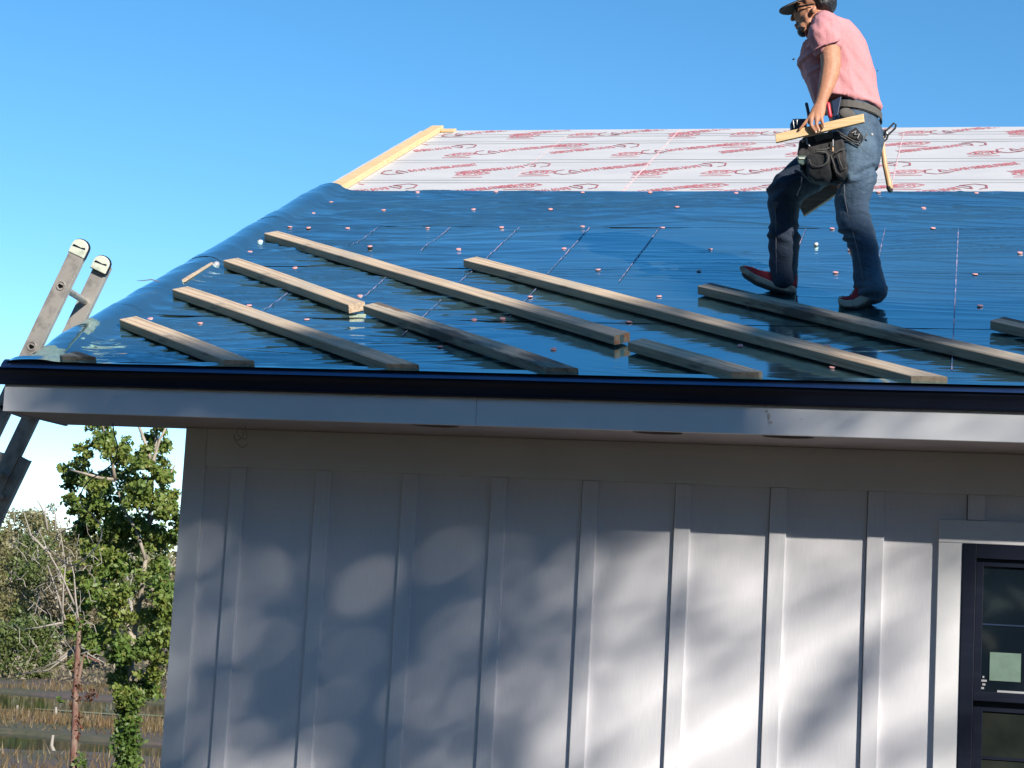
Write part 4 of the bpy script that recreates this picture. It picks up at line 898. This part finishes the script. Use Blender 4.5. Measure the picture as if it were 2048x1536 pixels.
# shoes
def shoe(top_px, sole_px, Yc, hw, capx, lace, nm, parent, under=None):
    s1 = MB(); s1.prism([P(x, y, Yc-hw) for x, y in sole_px], (0, 2*hw, 0)); so_ = remesh(s1, 'shoe', m_sole, parent, .004, 5, .5)
    s2 = MB(); s2.prism([P(x, y, Yc-hw*.86) for x, y in top_px], (0, 2*hw*.86, 0)); remesh(s2, 'upper', m_shoe, so_, .004, 9, .5)
    s3 = MB(); s3.ell(P(*capx[:2], Yc), RX*capx[2]*S, UPV*capx[3]*S, DV*hw*.84, 12, 8); s3.out('toe_cap', m_sole, so_, True)
    mb = MB()
    for (x, y) in lace: mb.tube([P(x-2, y+5, Yc-hw*.75), P(x, y+1, Yc-hw*.4), P(x+1, y-1.5, Yc+hw*.1), P(x+1, y, Yc+hw*.4)], 1.2*S, n=6)
    mb.out('lace', m_lace, so_, True)
    if under:
        u = MB(); u.prism([P(x, y, Yc-hw*.9) for x, y in under], (0, 2*hw*.9, 0)); u.out('outsole', m_soleb, so_, bevel=.003)
    return so_
shoe([(1483, 534), (1492, 531), (1503, 533), (1518, 539), (1535, 543), (1550, 545), (1594, 548), (1592, 572), (1550, 567), (1510, 552), (1484, 539)],
     [(1478, 536), (1481, 531), (1487, 533), (1510, 548), (1548, 564), (1591, 572), (1590, 581), (1583, 585), (1550, 577), (1510, 562), (1484, 545)], 8.77, .048, (1490, 538, 10, 7), [(1506, 535), (1515, 539), (1524, 543), (1533, 546)], 'far', per,
     [(1484, 545), (1510, 561), (1550, 576), (1583, 585), (1582, 588), (1548, 580), (1508, 565), (1483, 549)])
shoe([(1679, 601), (1682, 594), (1692, 592), (1702, 590), (1708, 581), (1713, 566), (1765, 566), (1768, 574), (1748, 580), (1728, 592), (1704, 603)],
     [(1675, 602), (1677, 596), (1690, 600), (1706, 599), (1726, 588), (1742, 576), (1758, 570), (1768, 574), (1768, 582), (1746, 594), (1728, 607), (1712, 614), (1690, 614), (1678, 609)], 8.55, .050, (1686, 599, 10, 7), [(1700, 589), (1705, 583), (1709, 577)], 'near', per,
     [(1690, 614), (1712, 614), (1728, 607), (1746, 594), (1768, 582), (1766, 586), (1748, 599), (1730, 611), (1714, 617), (1692, 616)])
# held pieces of lumber
mb = MB(); a = P(1550, 268, 8.360); d = P(1727, 227, 8.360)-a; dn = P(1552, 287, 8.360)-a
dn = dn/np.linalg.norm(dn)*.040; bk = np.array([0, .021, 0])
mb.obox(a, d, dn, bk); tag(mb.out('held_board', m_wood, None, bevel=.0025), 'short bright board gripped in the workman\'s near hand at his hip', 'board')
a = P(1594, 404, 8.90); d = P(1672, 352, 8.90)-a; dn = P(1604, 424, 8.90)-a
mb = MB(); mb.obox(a, d, dn/np.linalg.norm(dn)*.075, (0, .038, 0)); tag(mb.out('held_board', m_board, None, bevel=.0025), 'greyish board held in the workman\'s far hand, seen between his legs', 'board')
# tool belt
tbelt = empty('tool_belt', tuple(P(1650, 330, 8.45)), 'black canvas tool belt with pouches slung on the workman\'s near hip', 'tool belt')
mb = MB(); band(mb, 229, 13, 7, 1658, 1762, .180, .005, MID); mb.out('strap', m_bagt, tbelt)
mb = MB(); el(mb, 1694, 228, 8.468, 17, 12, .014, 15); remesh(mb, 'buckle_pad', m_bagt, tbelt, .004, 3)
bagw = lambda c: .005*vnoise(c[:, 0]*30, c[:, 2]*30, 91)+.003*vnoise(c[:, 0]*70, c[:, 2]*60, 92)
mb = MB(); mb.prism([P(x, y, 8.435) for x, y in ((1598, 282), (1612, 268), (1678, 262), (1688, 285), (1694, 320), (1696, 342), (1688, 356), (1672, 364), (1640, 366), (1618, 360), (1600, 340), (1595, 305))], (0, .06, 0)); remesh(mb, 'bag_back', m_bag, tbelt, .005, 7, .5, bagw)
mb = MB(); mb.prism([P(x, y, 8.385) for x, y in ((1612, 312), (1618, 306), (1652, 306), (1662, 308), (1660, 330), (1664, 350), (1655, 362), (1632, 363), (1614, 350))], (0, .07, 0)); remesh(mb, 'pouch', m_bag, tbelt, .005, 9, .5, bagw)
mb = MB(); mb.prism([P(x, y, 8.375) for x, y in ((1618, 322), (1626, 334), (1645, 336), (1656, 326), (1662, 340), (1652, 358), (1632, 360), (1616, 348))], (0, .05, 0)); remesh(mb, 'pouch', m_bag, tbelt, .0045, 7, .5, bagw)
mb = MB(); mb.prism([P(x, y, 8.40) for x, y in ((1664, 310), (1676, 300), (1688, 300), (1692, 330), (1694, 345), (1684, 356), (1672, 354), (1664, 335))], (0, .06, 0)); remesh(mb, 'pouch', m_bag, tbelt, .0045, 6, .5, bagw)
mb = MB(); ribbon(mb, [(1618, 320, 8.372), (1622, 329, 8.368), (1632, 334, 8.366), (1645, 332, 8.366), (1655, 324, 8.368), (1657, 312, 8.374), (1652, 305, 8.378), (1632, 303, 8.38)], 1.8)
ribbon(mb, [(1632, 300, 8.38), (1650, 299, 8.38), (1658, 296, 8.384)], 1.6); ribbon(mb, [(1662, 312, 8.388), (1668, 330, 8.385), (1672, 345, 8.388), (1680, 350, 8.39)], 1.6); ribbon(mb, [(1676, 312, 8.39), (1682, 330, 8.388), (1686, 340, 8.39), (1692, 336, 8.395)], 1.6); ribbon(mb, [(1660, 302, 8.39), (1672, 306, 8.388), (1680, 300, 8.39), (1688, 298, 8.392)], 1.6)
mb.out('binding', m_bagt, tbelt, True)
mb = MB(); mb.prism([P(x, y, 8.425) for x, y in ((1628, 270), (1664, 262), (1666, 276), (1648, 278), (1632, 284))], (0, .02, 0)); mb.out('flap', m_bagt, tbelt, bevel=.003)
mb = MB(); mb.prism([P(x, y, 8.40) for x, y in ((1593, 314), (1596, 311), (1612, 311), (1616, 316), (1614, 326), (1606, 330), (1597, 327))], (0, .03, 0)); mb.out('tape_measure', m_tape, tbelt, bevel=.004)
mb = MB(); mb.prism([P(x, y, 8.395) for x, y in ((1597, 314.5), (1611, 314.5), (1610, 318), (1598, 318))], (0, .006, 0)); mb.out('tape_label', m_capg, tbelt, bevel=.001)
mb = MB(); mb.prism([P(x, y, 8.42) for x, y in ((1580, 248), (1586, 237), (1612, 237), (1612, 262), (1580, 262))], (0, .06, 0)); mb.out('holster', m_toolb, tbelt, bevel=.004)
mb = MB(); ribbon(mb, [(1586, 241, 8.414), (1588, 256, 8.414)], 1.2); ribbon(mb, [(1594, 240, 8.414), (1594, 250, 8.414)], 1.2); mb.out('clip', m_tool, tbelt, True)
mb = MB(); ribbon(mb, [(1613, 208, 8.44), (1616, 222, 8.44), (1619, 238, 8.44)], 3.2, 8); mb.out('tool_grip', m_toolb, tbelt, True)
mb = MB(); mb.prism([P(x, y, 8.44) for x, y in ((1663, 202), (1683, 192), (1676, 230), (1668, 234))], (0, .02, 0)); mb.out('tool_grip', m_toolb, tbelt, bevel=.003)
mb = MB(); ribbon(mb, [(1656, 208, 8.42), (1658, 220, 8.42), (1660, 232, 8.42)], 4.2, 8); mb.out('tool_grip', m_toolr, tbelt, True)
mb = MB(); mb.ell(P(1606, 282, 8.425), RX*3*S, UPV*3.4*S, DV*.004, 8, 5); ribbon(mb, [(1613, 278, 8.425), (1614, 286, 8.425), (1619, 292, 8.425)], 1.6); ribbon(mb, [(1666, 280, 8.42), (1666, 292, 8.42)], 1.1); mb.ell(P(1603, 342, 8.425), RX*3.4*S, UPV*2*S, DV*.004, 8, 5); mb.out('tool_tip', m_wire, tbelt, True)
mb = MB(); ribbon(mb, [(1665.5, 296, 8.395), (1665.5, 304, 8.395)], 1.8); mb.out('pencil', m_handle, tbelt, True)
# hammer in its steel loop behind the hip
mb = MB(); loop = [(1770, 274, 8.72), (1772, 262, 8.72), (1788, 246, 8.72), (1792, 250, 8.72), (1790, 257, 8.72), (1776, 270, 8.72), (1773, 279, 8.72), (1768, 283, 8.72), (1765, 276, 8.72)]
ribbon(mb, loop, 2.0); mb.out('hammer_loop', m_bag, tbelt, True)
hm = empty('hammer', tuple(P(1775, 340, 8.74)), 'claw hammer with pale wooden handle hanging behind the workman\'s hip', 'hammer')
mb = MB(); mb.tube([P(x, y, 8.74) for x, y in ((1764, 268), (1766, 300), (1770, 330), (1776, 358), (1780, 376))], [(4.2*S, .008), (4.6*S, .010), (5.2*S, .011), (5.4*S, .012), (6.2*S, .014)], n=10); mb.out('handle', m_handle, hm, True)
mb = MB(); mb.tube([P(1779, 375, 8.74), P(1780.5, 380, 8.74)], [(6.4*S, .0145), (5.6*S, .013)], n=10); mb.out('grip_end', m_bag, hm, True)
mb = MB(); mb.prism([P(x, y, 8.73) for x, y in ((1756, 262), (1772, 258), (1776, 268), (1760, 274))], (0, .022, 0)); mb.out('head', m_tool, hm, bevel=.002)

YK = 1.0
# ================================================================ trees behind the viewer, between the house and the sun
def ell_in(px, py, cx, cy, rx, ry): return ((px-cx)/rx)**2+((py-cy)/ry)**2
def topx(p):                                           # world -> photo pixel
    v = M.T @ (np.array(p)-np.array([0, 0, CAMZ])); return 1024+FPX*v[0]/v[2], 768+FPX*v[1]/v[2]
lit_w = [(750, 1260, 100, 125, .6), (560, 1560, 170, 100, .75), (1040, 1110, 60, 60, .25), (1090, 1480, 90, 130, .35)]
dark_w = [(1414, 1299, 62, 50, .75), (1335, 1235, 50, 110, .6), (1660, 1125, 70, 26, .3), (1716, 1165, 45, 35, .45), (1690, 1390, 50, 90, .8), (1620, 1470, 60, 60, .65), (1800, 1290, 42, 90, .35), (1845, 1190, 45, 35, .5), (1790, 1525, 80, 36, .6), (1905, 1510, 50, 40, .5), (1560, 1190, 25, 30, .25)]
leaves = []
def shade_w(x, z):
    px, py = topx((x, WY, z)); keep = .88*float(np.clip((1250-px-(py-1150)*.12)/190, 0, 1))
    if py < 1080: keep = float(np.clip((1150-px)/120, 0, 1))
    for cx, cy, rx, ry, a in dark_w:
        d = ell_in(px, py, cx, cy, rx, ry)
        if d < 1: keep = max(keep, a*min(1, (1-d)*1.8))
    for cx, cy, rx, ry, a in lit_w:
        d = ell_in(px, py, cx, cy, rx, ry)
        if d < 1: keep -= a*min(1, (1-d)*1.6)
    return max(0, keep)
for k in range(8500):
    x = random.uniform(-3.6, 1.6); z = random.uniform(.6, 2.35)
    if random.random() < shade_w(x, z): leaves.append((x, WY, z))
for k in range(3200):                                   # eave board
    x = random.uniform(-4.2, 1.2); px, py = topx((x, YF, CAMZ+.84)); f = 1
    if px < 230: f = .25+.75*max(0, (px-60)/170)
    if px > 1380: f = max(.12, 1-(px-1380)/260)
    if random.random() < f: leaves.append((x, YF, random.uniform(CAMZ+.70, CAMZ+1.02)))
ln = [(-4.3, .10), (-3.45, .20), (-2.9, .42), (-2.3, .85), (-1.9, 1.0), (-1.3, 1.08), (-.85, 1.2), (3.6, 1.3)]
lx = [p[0] for p in ln]; ls = [p[1] for p in ln]
for k in range(10000):
    x = random.uniform(-4.2, 2.2); s = random.uniform(0, 2.3); lim = np.interp(x, lx, ls)
    f = min(1, max(0, (lim-s)/.25+.5))
    if -1.25 < x < -.95 and .45 < s < 1.0: f *= .5
    if s < .38 and x > -1.0: f *= .15
    if random.random() < f: leaves.append(tuple(RP(x, s)))
for k in range(2600):                                   # lower legs of the workman
    px = random.uniform(1520, 1790); py = random.uniform(0, 1)
    lo = 470 if px > 1640 else 420
    py = random.uniform(lo, 630); leaves.append(tuple(P(px, py, 8.6)))
leaves = np.array(leaves); Ld = rng.uniform(21.0, 25.0, len(leaves)); cen = leaves+np.array(SUN)[None]*Ld[:, None]+rng.normal(size=leaves.shape)*.035
cx0 = cen.mean(0)
root = empty('shade_tree', (float(cx0[0]), float(cx0[1]), 0), 'tall leafy tree behind the viewer that shades the eave and lower roof', 'tree')
V, F = leaf_quads(cen, .10, asp=.75); fastmesh('crown', V, F, m_leaf, root)
mb = MB(); limb(mb, [(cx0[0]-2.2, cx0[1]-.3, -.1), (cx0[0]-2.1, cx0[1], 4), (cx0[0]-1.9, cx0[1]+.1, 8.5), (cx0[0]-1.0, cx0[1], cx0[2]-.2)], .26, .07, 12)
for k in range(26):
    t = cen[random.randrange(len(cen))]; limb(mb, wobble((cx0[0]-1.8, cx0[1], random.uniform(7.5, cx0[2])), t, 5, .1), .028, .012, 6)
mb.out('trunk', m_bark, root, True)
# belt of woodland added behind the viewer to block sky light (seen only as reflections)
n = 44000; gx_ = rng.uniform(-55, 60, n); lf = np.clip((5-gx_)/5, 0, 1); gy_ = rng.uniform(-17, -10, n)+lf*3-np.abs(gx_)*.12; top_ = 10.2+2.4*vnoise(gx_*.25, gy_*.1, 33)+1.2*vnoise(gx_*.9, gy_*.3, 34)-np.clip((gx_-14)/10, 0, 1)*3+lf*4
cen = np.stack([gx_, gy_, rng.uniform(0, 1, n)*top_], -1)
n = 12000; gy2 = rng.uniform(-6, 40, n); gx2 = rng.uniform(20, 27, n); c2 = np.stack([gx2, gy2, rng.uniform(0, 1, n)*(11+3*vnoise(gy2*.3, gx2*.1, 35))], -1)
V, F = leaf_quads(np.concatenate([cen, c2]), .62, asp=.7); tag(fastmesh('sky_blocking_wood', V, F, m_belt), 'belt of woodland added behind the viewer to block sky light', 'wood', kind='stuff')
